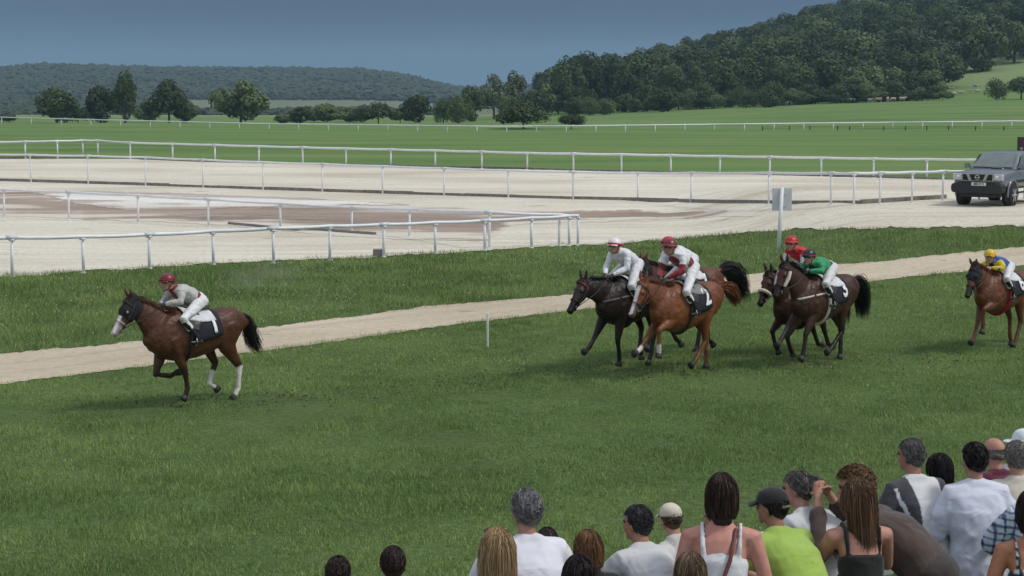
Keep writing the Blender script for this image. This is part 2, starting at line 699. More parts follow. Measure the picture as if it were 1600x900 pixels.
strip_sheet('bare_dirt', [(-420, 298), (0, 298), (60, 299), (140, 312), (230, 318), (340, 319), (420, 315), (550, 318), (700, 324), (780, 330), (1180, 330)],
            [(-420, 338), (0, 338), (100, 343), (216, 347), (340, 352), (450, 362), (560, 372), (640, 376), (760, 378), (800, 352), (1180, 338)],
            sand_mat('dirt', (0.33, 0.26, 0.215), (0.25, 0.20, 0.165), (0.42, 0.345, 0.29), edge_to=(0.60, 0.555, 0.465)), 0.032, nx=240, ny=24, x0=-420, x1=1180, rag=.3, seed=3, attr=True)
strip_sheet('pale_sand', [(0, 303), (60, 303), (140, 300), (300, 304), (480, 311), (640, 321), (700, 322)], [(0, 303.5), (60, 303.5), (110, 318), (200, 330), (360, 327), (520, 322), (640, 321.6), (700, 323)],
            sand_mat('lime_sand', (0.70, 0.67, 0.61), (0.60, 0.56, 0.49), (0.76, 0.73, 0.68), edge_to=(0.40, 0.335, 0.29)), 0.042, nx=160, ny=14, x0=60, x1=640, rag=.3, seed=4, attr=True)

# ------------------------------------------------------------------ running rails
white_rail = mat('white_pvc', (0.72, 0.73, 0.74), rough=0.45, scale=2.5, var=0.10)
grey_rail = mat('weathered_pvc', (0.60, 0.61, 0.62), rough=0.5, scale=2, var=0.15)
wood_grey = mat('grey_timber', (0.24, 0.22, 0.20), rough=0.9, scale=6, var=0.35, bump=0.01, stretch=(1, 1, 6))
dark_plank = mat('dark_plank', (0.22, 0.20, 0.175), rough=0.9, scale=5, var=0.35, bump=0.01)


def running_rail(name, label, posts, tops, r=0.045, pr=0.035, arm=True, material=white_rail, post_bases=None):
    """posts: list of (px x, base y); tops: the rail's line in the photo; built at true distance"""
    tx, ty = zip(*tops)
    P, H = [], []
    for px, by in posts:
        b = at(px, by)
        h = (by - float(np.interp(px, tx, ty))) / sc(b)
        P.append(b)
        H.append(h)
    root = empty(name, P[0])
    tag(root, label, 'rail', 'white running rails round the tracks')
    inv = Vector(P[0])
    T = [p + Vector((0, 0, h)) for p, h in zip(P, H)]
    line = []
    for i in range(len(T) - 1):
        for k in range(4):
            q = k / 4
            p = T[i].lerp(T[i + 1], q)
            p.z -= 0.02 * math.sin(q * math.pi)
            line.append(p - inv)
    line.append(T[-1] - inv)
    MB().loft(line, [r] * len(line), n=10).build('rail_bar', material, root)
    if r < .08:
        for i in range(1, len(T) - 1, 2):
            dd = (T[i + 1] - T[i]).normalized()
            MB().tube([T[i] - inv - dd * .16, T[i] - inv + dd * .16], r * 1.18, n=10).build('joint_sleeve', grey_rail, root)
    for b, h in zip(P, H):
        m = MB()
        q = b - inv
        jx = .014 * math.sin(b.x * 7.3 + b.y * 3.1) * h
        m.loft([q + Vector((jx, jx * .6, -0.1)), q + Vector((0, 0, h - r * 0.6))], [(pr, pr * .8), (pr * .9, pr * .7)], n=8, cap=False)
        if arm:
            m.box(q + Vector((0, 0, h - r * 1.3)), (pr * 3.4, pr * 2.2, r * 0.9))
            m.box(q + Vector((0, 0, 0.01)), (pr * 3.2, pr * 3.2, 0.05))
        m.build('post', material, root)
    return root


def spread(xs, tops_or_base):
    bx, by = zip(*tops_or_base)
    return [(x, float(np.interp(x, bx, by))) for x in xs]


FAR_BASE = [(-300, 190), (0, 195), (150, 198), (400, 204), (780, 208), (1000, 207), (1300, 204), (1600, 202), (2000, 200)]
FAR_TOP = [(-300, 178), (0, 183), (150, 187), (400, 193), (780, 197.5), (1000, 195.5), (1300, 192), (1600, 189), (2000, 187)]
running_rail('running_rail', 'farthest white rail, crossing the meadow in front of the trees', spread([3 + 46.4 * i for i in range(-5, 43)], FAR_BASE), FAR_TOP, r=0.10, pr=0.07, arm=False)
R4_TOP = [(-200, 223), (0, 222), (130, 219.5), (153, 219.5), (205, 223), (340, 226.5), (541, 232), (680, 235), (824, 239), (971, 241), (1125, 244), (1285, 246.5), (1365, 248), (1600, 250), (1900, 254)]
R4_BASE = [(-200, 249), (0, 248), (90, 247), (130, 246), (153, 246), (205, 249), (340, 254), (541, 259), (680, 262), (824, 265), (971, 269), (1125, 272), (1283, 276), (1365, 278), (1600, 284), (1900, 292)]
running_rail('running_rail', 'white rail along the far side of the sand track against the meadow',
             spread([-140, -72, -12, 40, 90, 130, 153, 204, 270, 336, 405, 473, 541, 611, 680, 753, 824, 896, 971, 1048, 1125, 1203, 1283, 1365, 1448, 1532, 1618, 1706, 1795], R4_BASE), R4_TOP, r=0.07, pr=0.055)
R3_TOP = [(-200, 238), (0, 241), (200, 244.5), (400, 253), (500, 256), (600, 259.5), (700, 263), (850, 268), (1000, 270), (1180, 270), (1330, 270.5), (1420, 269), (1500, 267), (1600, 266), (1700, 266)]
R3_BASE = [(-200, 280), (0, 284), (48, 286), (138, 289), (228, 291), (317, 294), (411, 298), (504, 301), (598, 304), (694, 307), (794, 310), (895, 313), (996, 315), (1080, 317), (1200, 320), (1334, 322), (1375, 320), (1425, 318), (1473, 314), (1700, 310)]
running_rail('running_rail', 'white rail along the near side of the sand track above the dark timber kerb',
             spread([-130, -42, 48, 138, 228, 317, 411, 504, 598, 694, 794, 895, 996, 1080, 1201, 1298, 1334, 1375, 1425, 1473, 1530, 1600, 1680], R3_BASE), R3_TOP, r=0.05, pr=0.04, material=white_rail)
R2_TOP = [(-200, 287), (7, 296), (108, 300), (216, 305), (326, 311), (438, 317.5), (550, 324), (640, 327.5), (765, 331.5), (870, 335), (905, 337)]
R2_BASE = [(-200, 334), (7, 340), (108, 344), (216, 349), (326, 355), (438, 356), (550, 361), (640, 371), (765, 388), (870, 385), (905, 384)]
running_rail('running_rail', 'white rail crossing the bare dirt and meeting the nearer rail in a point',
             spread([-210, -98, 7, 108, 216, 326, 438, 550, 640, 765, 874, 903], R2_BASE), R2_TOP, r=0.05, pr=0.042)
R1_TOP = [(-400, 384), (-100, 374), (20, 371), (130, 369.5), (234, 366), (333, 361), (427, 356.5), (516, 353), (600, 350.5), (680, 347.5), (757, 344.5), (830, 340.5), (887, 337.5), (904, 337)]
R1_BASE = [(-400, 452), (-100, 440), (20, 433), (130, 427), (234, 420), (333, 414), (427, 412), (516, 407), (600, 402), (680, 397), (757, 392), (830, 388), (887, 385), (904, 384)]
running_rail('running_rail', 'nearest white rail, between the pale sand and the rough grass strip',
             spread([-350, -220, -95, 20, 130, 234, 333, 427, 516, 600, 680, 757, 830, 889], R1_BASE), R1_TOP, r=0.052, pr=0.045)


# ------------------------------------------------------------------ timber kerbs and odd blocks
def board(a, b, h, w, name, material, parent=None, origin=Vector((0, 0, 0)), lift=0.0, jitter=0):
    d = b - a
    n = Vector((-d.y, d.x, 0)).normalized() * w / 2
    q = [a - n, b - n, b + n, a + n]
    m = MB()
    m.prism([p - origin + Vector((0, 0, lift - 0.04)) for p in q], (0, 0, h + 0.04))
    return m.build(name, material, parent, smooth=False, bevel=0.012)


def kerb(name, label, line, h, w, seg, group):
    tx, ty = zip(*line)
    root = empty(name, at(tx[0], ty[0]))
    tag(root, label, 'kerb', group)
    rs = random.Random(5)
    px = tx[0]
    a = at(px, ty[0])
    while px < tx[-1]:
        px2 = min(tx[-1], px + seg * sc(a))
        b = at(px2, float(np.interp(px2, tx, ty)))
        e = (b - a) * 0.006
        board(a + e, b - e, h * rs.uniform(.85, 1.1), w, 'plank', dark_plank, root, Vector(root.location))
        a, px = b, px2
    return root


kerb('timber_kerb', 'low dark timber kerb under the near rail of the sand track', [(-160, 279), (0, 283.5), (100, 286.5), (200, 289.5), (317, 293.5), (411, 297), (504, 300), (598, 303), (694, 306), (794, 309), (895, 312),
      (996, 314), (1080, 316), (1200, 319), (1330, 320.5), (1400, 316), (1478, 311)], 0.16, 0.1, 2.4, 'timber kerbs of the sand track')
kerb('timber_kerb', 'low dark timber kerb between the sand track and the meadow', [(x, y) for x, y in R4_BASE], 0.13, 0.1, 4.0, 'timber kerbs of the sand track')
for (x0, y0, x1, y1, lb) in ((358, 351.5, 468, 362, 'long grey timber beam lying on the bare dirt, left of two'), (484, 360, 586, 368, 'long grey timber beam lying on the bare dirt, right of two')):
    o = board(at(x0, y0), at(x1, y1), 0.075, 0.14, 'timber_beam', wood_grey, lift=0.04)
    tag(o, lb, 'beam', 'timber beams on the dirt')
o = board(at(584, 401), at(601, 401), 0.2, 0.3, 'wooden_block', wood_grey, lift=0.03)
tag(o, 'small grey wooden block at the grass edge beside a rail post', 'block')

# sign on its post, marker stick
b = at(1216, 391)
root = empty('marker_sign', b)
tag(root, 'tall white post carrying a blank light grey square board', 'sign')
s = sc(b)
hh = (391 - 293) / s
MB().loft([(0, 0, -.1), (0.09, 0, hh)], [(0.062, 0.045), (0.055, 0.045)], n=8, cap=False).build('post', mat('post_white', (0.74, 0.75, 0.76), 0.5, 3, .1), root)
MB().box((0.1, 0.07, hh - 0.36), (31 / s, 0.03, 35 / s), rz=0.08).build('board', mat('sign_board', (0.56, 0.57, 0.58), 0.6, 3, .08), root, smooth=False, bevel=0.006)
MB().box((0.1, 0.051, hh - 0.18), (0.3, 0.012, 0.04)).box((0.09, 0.051, hh - 0.55), (0.3, 0.012, 0.04)).build('bracket', grey_rail, root, smooth=False)
b = at(762, 543)
s = sc(b)
o = MB().loft([(0, 0, -.05), (0.0, 0, 53 / s)], [(0.022, 0.015)] * 2, n=8).build('marker_stick', mat('stick_white', (0.7, 0.7, 0.7), 0.5, 4, .12))
o.location = b
tag(o, 'thin short white marker stick standing alone in the racing turf', 'stick')
# ------------------------------------------------------------------ trees
def leaf_mat(name, a, b):
    m, t, bs, out = new_mat(name)
    oi = N(t, 'ShaderNodeObjectInfo')
    tc = N(t, 'ShaderNodeTexCoord')
    nz = N(t, 'ShaderNodeTexNoise')
    nz.inputs['Scale'].default_value = 5
    nz.inputs['Detail'].default_value = 3
    link(t, tc.outputs['Object'], nz.inputs['Vector'])
    ad = N(t, 'ShaderNodeMath', operation='MULTIPLY_ADD')
    ad.inputs[1].default_value = 0.8
    link(t, oi.outputs['Random'], ad.inputs[0])
    at_ = N(t, 'ShaderNodeAttribute', attribute_name='tone')
    ad2 = N(t, 'ShaderNodeMath', operation='MULTIPLY_ADD')
    ad2.inputs[1].default_value = 0.5
    link(t, at_.outputs['Fac'], ad2.inputs[0])
    link(t, nz.outputs['Fac'], ad2.inputs[2])
    link(t, ad2.outputs[0], ad.inputs[2])
    c = mixc(t, maprange(t, ad.outputs[0], 0.35, 1.75), a, b)
    link(t, c, bs.inputs['Base Color'])
    bs.inputs['Roughness'].default_value = 0.8
    bs.inputs['Specular IOR Level'].default_value = 0.2
    return m


leaf_dark = leaf_mat('leaf_dark', (0.027, 0.044, 0.017), (0.074, 0.104, 0.040))
leaf_pale = leaf_mat('leaf_pale', (0.075, 0.095, 0.055), (0.13, 0.16, 0.09))
leaf_mid = leaf_mat('leaf_mid', (0.055, 0.082, 0.030), (0.125, 0.165, 0.065))
bark = mat('bark', (0.07, 0.055, 0.042), 0.9, 4, .3, bump=.02)


def crown_mesh(seed, nblob=16, leaves=2600, leaf=0.055, shape='round', material=None, blob=0.42):
    """unit crown: radius about 1 in x, y, height 0..2; thousands of small leaf faces round clumps"""
    rs = np.random.RandomState(seed)
    C, Rb = [], []
    for k in range(nblob):
        while True:
            p = rs.uniform(-1, 1, 3)
            if np.linalg.norm(p) < 1: break
        p = p / (np.linalg.norm(p) ** 0.45 + 1e-6) * 0.72
        z = p[2]
        if shape == 'tall': p[:2] *= 0.62 + 0.38 * (1 - z) / 2
        if shape == 'cone': p[:2] *= 0.35 + 0.65 * (1 - z) / 1.6
        if shape == 'wide': p[:2] *= 1.0; p[2] = abs(z) * .9 - .35
        C.append(p)
        Rb.append(rs.uniform(.65, 1.15) * blob)
    C, Rb = np.array(C), np.array(Rb)
    w = Rb ** 2
    idx = rs.choice(nblob, leaves, p=w / w.sum())
    d = rs.normal(size=(leaves, 3))
    d /= np.linalg.norm(d, axis=1)[:, None]
    rr = rs.uniform(.55, 1.12, leaves) ** .6
    P = C[idx] + d * (Rb[idx] * rr)[:, None]
    P[:, 2] = P[:, 2] * 1.0 + 1.0
    P[:, 2] = np.maximum(P[:, 2], 0.0 + rs.uniform(0, .25, leaves))
    nrm = d + rs.normal(size=(leaves, 3)) * .38
    nrm /= np.linalg.norm(nrm, axis=1)[:, None]
    a = np.cross(nrm, rs.normal(size=(leaves, 3)))
    a /= np.linalg.norm(a, axis=1)[:, None]
    b = np.cross(nrm, a)
    s = (leaf * rs.uniform(.6, 1.5, leaves))[:, None]
    V = np.stack([P - a * s, P - b * s * .8, P + a * s, P + b * s * .8], 1).reshape(-1, 3)
    F = np.arange(leaves * 4).reshape(-1, 4)
    me = fast_mesh('crown', V, F, False)
    tone = np.repeat(rs.uniform(0, 1, nblob)[idx] * .85 + rs.uniform(0, .12, leaves), 4)
    color_attr(me, 'tone', np.repeat(tone[:, None], 3, 1))
    me.materials.append(material)
    return me


def trunk_mesh(seed):
    rs = random.Random(seed)
    m = MB()
    m.loft([(0, 0, -.1), (0.01, 0, .3), (rs.uniform(-.05, .05), rs.uniform(-.05, .05), .9), (0, 0, 1.4)], [.1, .075, .055, .02], n=7)
    for k in range(7):
        a = k * 2.4 + rs.uniform(-.4, .4)
        z = rs.uniform(.3, .9)
        L = rs.uniform(.4, .7)
        m.loft([(0, 0, z), (math.cos(a) * L * .5, math.sin(a) * L * .5, z + .2), (math.cos(a) * L, math.sin(a) * L, z + .5)], [.04, .028, .01], n=5)
    return m.mesh('trunk', bark)


TRUNKS = [trunk_mesh(i) for i in range(3)]
CROWNS = {'dark': [crown_mesh(10 + i, 20, 3600, leaf=.06, shape=s, material=leaf_dark) for i, s in enumerate(['round', 'tall', 'round', 'wide', 'round', 'tall'])],
          'mid': [crown_mesh(30 + i, 18, 3600, leaf=.06, shape=s, material=leaf_mid) for i, s in enumerate(['round', 'tall', 'wide', 'round'])],
          'pale': [crown_mesh(50 + i, 20, 2400, shape=s, material=leaf_pale, blob=.34) for i, s in enumerate(['round', 'tall'])],
          'bush': [crown_mesh(70 + i, 20, 3200, leaf=.05, shape='wide', material=leaf_dark, blob=.4) for i in range(2)],
          'bushmid': [crown_mesh(80 + i, 20, 3200, leaf=.05, shape='round', material=leaf_mid, blob=.46) for i in range(2)]}
_cnt = [0]


def tree(name, label, x, y, h, r, kind, var=0, lift=0.12, group=None, rz=None, cat='tree'):
    """tree standing at x, y with total height h and crown radius r"""
    _cnt[0] += 1
    rs = random.Random(_cnt[0] * 7)
    root = empty(name, (x, y, gz(x, y) - 0.05), rs.uniform(0, 6.28) if rz is None else rz)
    tag(root, label, cat, group)
    ch = h * (1 - lift)
    me = CROWNS[kind][var % len(CROWNS[kind])]
    zs = ch / 2.05
    link_mesh('crown', me, root, loc=(0, 0, h * lift), scale=(r / 1.0, r / 1.0, zs))
    link_mesh('trunk', TRUNKS[_cnt[0] % 3], root, scale=(h * .32, h * .32, h * .55))
    return root


def tree_px(name, label, cx, ty, by, w, kind, var=0, Y=470, **kw):
    u = (cx - 800) / F_PX
    p = at(cx, by)
    if Y: p = Vector((u * Y, Y, 0)); p.z = gz(p.x, p.y)
    s = sc(p)
    top = at(cx, ty, Y=p.y).z
    return tree(name, label, p.x, p.y, max(1.0, top - p.z), w / 2 / s, kind, var, **kw)


LT = [
    ('leafy_tree', 'dark ragged tree at the far left edge of the meadow, leftmost big one', 92, 133, 64, 'dark', 0, 450),
    ('leafy_tree', 'dark low tree filling in left of a tall narrow one', 160, 133, 52, 'dark', 2, 460),
    ('leafy_tree', 'tall narrow dark tree, the taller of a close pair on the left', 198, 114, 46, 'dark', 1, 450),
    ('leafy_tree', 'dark open-topped tree with ragged crown in front of the pale stubble field', 266, 120, 56, 'dark', 5, 450),
    ('leafy_tree', 'broad full dark tree standing apart, largest of the left trees', 378, 116, 82, 'mid', 3, 440),
    ('small_tree', 'small dark round tree just right of the broad lone tree', 471, 164, 38, 'dark', 0, 440),
    ('small_tree', 'low mid green thicket tree, left of the dark dome-shaped tree', 512, 160, 50, 'mid', 0, 480),
    ('small_tree', 'low mid green thicket tree touching the dark dome-shaped tree', 548, 162, 44, 'mid', 1, 490),
    ('round_tree', 'dark dome-shaped tree by the far rail', 592, 152, 66, 'bush', 0, 440),
    ('leafy_tree', 'upright grey-green tree right of the dark dome-shaped tree', 656, 144, 52, 'dark', 4, 470),
    ('small_tree', 'small rounded green tree, left of two beside each other', 693, 153, 30, 'bushmid', 0, 450),
    ('small_tree', 'small rounded green tree, right of two beside each other', 716, 147, 36, 'bushmid', 1, 450),
    ('leafy_tree', 'dark tree behind the two small rounded trees', 736, 133, 40, 'dark', 2, 500),
    ('pale_tree', 'pale grey-green tree, left one of the pale clump', 772, 110, 46, 'pale', 0, 520),
    ('pale_tree', 'pale grey-green tree, tallest of the pale clump', 806, 108, 50, 'pale', 1, 540),
    ('leafy_tree', 'mid green tree at the right foot of the pale clump', 853, 124, 52, 'mid', 3, 545),
    ('leafy_tree', 'mid green tree tucked before the wood edge, below the tall dark ones', 872, 128, 40, 'mid', 0, 560),
    ('round_bush', 'large dark bush beside the far rail below the pale trees', 818, 148, 82, 'bush', 0, 330),
    ('round_bush', 'smaller dark bush beside the far rail, right of the large dark one', 892, 170, 42, 'bush', 1, 330),
    ('round_bush', 'olive bush rising behind the large dark bush', 800, 150, 40, 'bushmid', 1, 400),
    ('round_bush', 'low green bush at the foot of the tall wood edge, left of two', 920, 153, 32, 'bushmid', 0, 500),
    ('round_bush', 'low green bush at the foot of the tall wood edge, right of two', 944, 153, 34, 'bushmid', 1, 505),
    ('round_tree', 'round dark tree in front of the wood, midway along its foot', 1036, 133, 50, 'dark', 0, 510),
    ('round_bush', 'small green bush leaning on the domed light green bush', 1170, 139, 32, 'bushmid', 0, 512),
    ('round_bush', 'domed light green bush standing out in front of the wood', 1200, 127, 50, 'bushmid', 1, 505),
    ('round_bush', 'green bush on the right edge of the meadow, left of a darker tree', 1553, 122, 36, 'bushmid', 0, 500),
    ('round_tree', 'dark tree cut by the right edge of the photo, on the meadow edge', 1592, 107, 44, 'bush', 1, 500),
    ('small_tree', 'low bush between the open-topped tree and the tall narrow pair', 236, 152, 42, 'mid', 0, 470),
    ('small_tree', 'low bush right of the open-topped tree', 292, 162, 34, 'dark', 4, 455),
    ('small_tree', 'low tree right of the leftmost big tree', 124, 160, 34, 'dark', 3, 455),
    ('small_tree', 'low bush at the very left edge of the meadow', 8, 172, 44, 'dark', 3, 460),
    ('small_tree', 'low hedge bush just left of the small dark round tree', 444, 176, 34, 'mid', 1, 450),
    ('small_tree', 'mid green bush between the dome-shaped tree and the low thicket', 566, 168, 36, 'mid', 3, 470),
    ('small_tree', 'low thicket bush between the small dark round tree and the thicket trees', 492, 172, 34, 'mid', 2, 480),
    ('leafy_tree', 'hazy tree right of the open-topped tree, half behind the low bush', 296, 150, 36, 'mid', 1, 520),
    ('leafy_tree', 'dark tree at the left foot of the wood, right of the pale clump', 840, 138, 46, 'dark', 0, 530),
    ('small_tree', 'bush between the dome-shaped tree and the upright grey-green tree', 626, 166, 32, 'mid', 2, 470),
]
for (nm, lb, cx, ty, w, kd, vr, Y) in LT:
    tree_px(nm, lb, cx, ty, None, w * .95, kd, vr, Y=Y, lift=0.04 if 'bush' in kd or 'small' in nm else 0.13, cat='bush' if 'bush' in nm else 'tree') if False else None
    u = (cx - 800) / F_PX
    x, y = u * Y, Y
    z = gz(x, y)
    top = at(cx, ty, Y=Y).z
    tree(nm, lb, x, y, max(1.0, top - z), w * .57 / sc((x, y, z)), kd, vr, lift=0.0, cat='bush' if 'bush' in nm else 'tree')

# the wood: one tree at a time, climbing the hill
rs = random.Random(11)
WOODLAB = 'broadleaf tree of the dense wood covering the right hill'
wood = []
FRONT = [(890, 92, 60, 'dark', 545), (925, 90, 62, 'dark', 550), (965, 92, 62, 'dark', 550), (1000, 100, 60, 'dark', 548), (1050, 96, 62, 'mid', 560), (1085, 98, 58, 'dark', 548),
         (1125, 92, 66, 'dark', 550), (1250, 100, 70, 'dark', 540), (1290, 82, 84, 'dark', 545), (1345, 92, 80, 'mid', 540), (1385, 86, 76, 'mid', 545), (1425, 108, 60, 'dark', 540),
         (1456, 106, 50, 'mid', 540), (1215, 96, 66, 'dark', 560), (1160, 90, 60, 'dark', 560), (910, 120, 50, 'dark', 540), (1010, 128, 44, 'dark', 535), (1330, 120, 60, 'dark', 530), (1095, 128, 50, 'dark', 536),
         (1395, 125, 54, 'dark', 530), (1265, 130, 50, 'dark', 532)]
for i, (cx, ty, w, kd, Y) in enumerate(FRONT):
    u = (cx - 800) / F_PX
    x, y = u * Y, Y
    z = gz(x, y)
    wood.append((x, y, at(cx, ty, Y=Y).z - z, w / 2 / sc((x, y, z)), kd, i))
Y = 575.0
while Y < 985:
    step = 12.0
    u0 = 0.045 if Y < 700 else 0.03
    u1 = 0.34
    x = u0 * Y - 4
    while x < u1 * Y:
        xx, yy = x + rs.uniform(-4, 4), Y + rs.uniform(-8, 8)
        bx, by = proj((xx, yy, gz(xx, yy)))
        if bx > 1465 and by > float(np.interp(bx, [1465, 1482, 1600, 1800], [140, 124, 98, 62])): x += step; continue
        wood.append((xx, yy, rs.uniform(12.5, 17.5), rs.uniform(6.5, 9.5), rs.choice(['dark', 'dark', 'mid', 'dark']), rs.randrange(6)))
        x += step
    Y += 27
for i, (x, y, h, r, kd, v) in enumerate(wood):
    tone_ = 'lighter green' if kd == 'mid' else 'dark green'
    where = 'in the front row of the wood on the right hill' if i < len(FRONT) else ('on the skyline of the wood on the right hill' if y > 880 else
             ('halfway up the wooded right hill' if y > 690 else 'low on the wooded right hill, behind the front row'))
    tree('wood_tree', tone_ + ' broadleaf tree ' + where, x, y, h, r, kd, v, lift=0.0, group='trees of the wood on the right hill')
print('wood trees', len(wood))


rs = random.Random(21)
kx = 900
k = 0
while kx < 1478:
    Y = 528 + rs.uniform(-4, 6)
    u = (kx - 800) / F_PX
    x, y = u * Y, Y
    tree('wood_shrub', 'low shrub along the foot of the wood on the right hill', x, y, rs.uniform(3.0, 6.5), rs.uniform(2.6, 4.2), rs.choice(['bush', 'bushmid', 'mid', 'dark']), k, lift=0.0,
         group='shrubs along the foot of the wood', cat='shrub')
    kx += rs.uniform(13, 26)
    k += 1


# far woodland on the blue hill: one mass nobody could count
def far_wood():
    rs = np.random.RandomState(3)
    n = 15000
    u = rs.uniform(-.34, 0.06, n)
    y = rs.uniform(2080, 3060, n)
    n1 = 2200
    u[:n1] = rs.uniform(-.34, -.185, n1)
    y[:n1] = rs.uniform(1250, 2100, n1)
    n2 = 500                                   # hedgerows in the valley below the stubble
    u[n1:n1 + n2] = rs.uniform(-.185, -.03, n2)
    y[n1:n1 + n2] = rs.choice([1180, 1420], n2) + 250 * (u[n1:n1 + n2] + .1) + rs.normal(size=n2) * 14
    x = u * y
    z = g(x, y)
    r = rs.uniform(5, 9, n)
    r[:n1 + n2] *= .8
    # icosphere-like low crown, roughened
    th = np.array([0, .7, 1.35, 1.9])
    V0 = [(0, 0, 1.0)]
    for t_ in th[1:]:
        for k in range(6):
            a = k * math.pi / 3 + t_
            V0.append((math.sin(t_) * math.cos(a), math.sin(t_) * math.sin(a), math.cos(t_)))
    V0 = np.array(V0)
    F0 = [(0, 1 + k, 1 + (k + 1) % 6) for k in range(6)]
    for L in range(2):
        for k in range(6):
            a, b = 1 + L * 6 + k, 1 + L * 6 + (k + 1) % 6
            F0 += [(a, a + 6, b + 6), (a, b + 6, b)]
    F0 = np.array(F0)
    V = V0[None] * (1 + rs.uniform(-.28, .28, (n, len(V0), 1)))
    V = V * np.stack([r, r, r * rs.uniform(.75, 1.1, n)], -1)[:, None]
    V = V + np.stack([x, y, z + 1.0], -1)[:, None]
    F = F0[None] + (np.arange(n) * len(V0))[:, None, None]
    me = fast_mesh('far_wood', V.reshape(-1, 3), F.reshape(-1, 3), False)
    tone = np.repeat(rs.uniform(0, 1, n), len(V0))
    color_attr(me, 'tone', np.repeat(tone[:, None], 3, 1))
    me.materials.append(leaf_mat('far_leaf', (0.034, 0.050, 0.024), (0.068, 0.078, 0.038)))
    o = link_mesh('far_wood', me)
    tag(o, 'distant blue-green woodland over the long ridge on the left', 'wood', kind='stuff')


far_wood()
# ------------------------------------------------------------------ painting, strands, hands
def paint(me, base, caps=(), fn=None, name='paint'):
    """vertex colours of the thing's own markings. caps: (a, b, radius, softness, colour)"""
    n = len(me.vertices)
    co = np.empty(n * 3, dtype=np.float32)
    me.vertices.foreach_get('co', co)
    co = co.reshape(-1, 3)
    col = np.tile(np.array(base, dtype=np.float32), (n, 1))
    for a, b, r, soft, c in caps:
        a, b = np.array(tuple(a)), np.array(tuple(b))
        ab = b - a
        t = np.clip(((co - a) @ ab) / max(1e-9, ab @ ab), 0, 1)
        d = np.linalg.norm(co - (a + t[:, None] * ab), axis=1)
        k = np.clip((r + soft - d) / max(soft, 1e-6), 0, 1)[:, None]
        col = col * (1 - k) + np.array(c) * k
    if fn is not None:
        col = fn(co, col)
    color_attr(me, name, col)


def hair_mat(name, rough=0.55):
    if name in MATS: return MATS[name]
    m, t, bs, out = new_mat(name)
    a = N(t, 'ShaderNodeAttribute', attribute_name='paint')
    link(t, a.outputs['Color'], bs.inputs['Base Color'])
    bs.inputs['Roughness'].default_value = rough
    bs.inputs['Specular IOR Level'].default_value = 0.3
    MATS[name] = m
    return m


HAIR = hair_mat('hair')


def strands(curves, width, cols, name, parent, taper=0.35, extra=None):
    """curves (n, k, 3) ribbons; cols (n, 3); ribbons face random ways so that they read as locks"""
    C = np.asarray(curves, dtype=float)
    n, k, _ = C.shape
    T = np.gradient(C, axis=1)
    T /= np.linalg.norm(T, axis=2)[..., None] + 1e-9
    rs = np.random.RandomState(n)
    rnd = rs.normal(size=(n, 1, 3))
    S = np.cross(T, rnd)
    S /= np.linalg.norm(S, axis=2)[..., None] + 1e-9
    w = np.linspace(1, taper, k)[None, :, None] * width * rs.uniform(.6, 1.4, (n, 1, 1)) * .5
    V = np.stack([C - S * w, C + S * w], 2)           # n,k,2,3
    idx = np.arange(n * k * 2).reshape(n, k, 2)
    F = np.stack([idx[:, :-1, 0], idx[:, :-1, 1], idx[:, 1:, 1], idx[:, 1:, 0]], -1).reshape(-1, 4)
    me = fast_mesh(name, V.reshape(-1, 3), F, True)
    color_attr(me, 'paint', np.repeat(cols, k * 2, 0))
    me.materials.append(HAIR)
    return link_mesh(name, me, parent)


def join_mesh(o, mb):
    """adds mb's geometry to an existing mesh object (keeps one object)"""
    import bmesh
    bm = bmesh.new()
    bm.from_mesh(o.data)
    m2 = mb.mesh('tmp', [], True)
    bm.from_mesh(m2)
    bm.to_mesh(o.data)
    bm.free()
    bpy.data.meshes.remove(m2)
    o.data.update()


def hand(mb, wrist, fwd, pn, size=1.0, curl=0.9, side=1):
    """palm, four bent fingers of unequal length and a thumb leaving the side of the palm. pn: palm normal (towards grip)"""
    w = Vector(wrist)
    f = Vector(fwd).normalized()
    p = Vector(pn)
    p = (p - f * p.dot(f)).normalized()
    s = f.cross(p).normalized() * side          # thumb side
    L = 0.095 * size
    mb.loft([w, w + f * L * .5, w + f * L], [(0.026 * size, 0.017 * size), (0.038 * size, 0.015 * size), (0.041 * size, 0.012 * size)], n=8, side_ref=s)
    for k, (off, ln) in enumerate(((0.030, .072), (0.010, .080), (-0.011, .075), (-0.031, .058))):
        q = w + f * L * (1.0 - 0.05 * abs(k - 1)) + s * off * size
        pts = [q]
        a = 0.25 + 0.1 * k
        for j, sl in enumerate((.45, .32, .23)):
            a += curl * (1.0 if j else .75)
            d = f * math.cos(a) + p * math.sin(a)
            pts.append(pts[-1] + d * ln * sl * size)
        mb.loft(pts, [0.0095 * size, 0.009 * size, 0.0082 * size, 0.007 * size], n=6)
    q = w + f * L * .3 + s * 0.03 * size
    d = (f * .6 + s * .75 + p * .3).normalized()
    d2 = (f * .9 + p * .5 - s * .1).normalized()
    mb.loft([q, q + d * .035 * size, q + d * .035 * size + d2 * .03 * size, q + d * .035 * size + (d2 + p * .4) * .052 * size], [0.012 * size, .0115 * size, .0105 * size, .008 * size], n=6)


def wrinkle(amp, sx=14, sz=9, seed=0):
    def f(co):
        a = mnoise.noise(Vector((co.x * sx * .45, co.y * sx * .45, co.z * sz * .7 + seed)))
        b = mnoise.noise(Vector((co.x * sx * .55 + co.z * 5, co.y * sx * .5, co.z * sz * .9 - co.x * 4 + seed + 7)))
        return amp * (a * 1.3 + .9 * (abs(b) * -2.4 + .6))
    return f


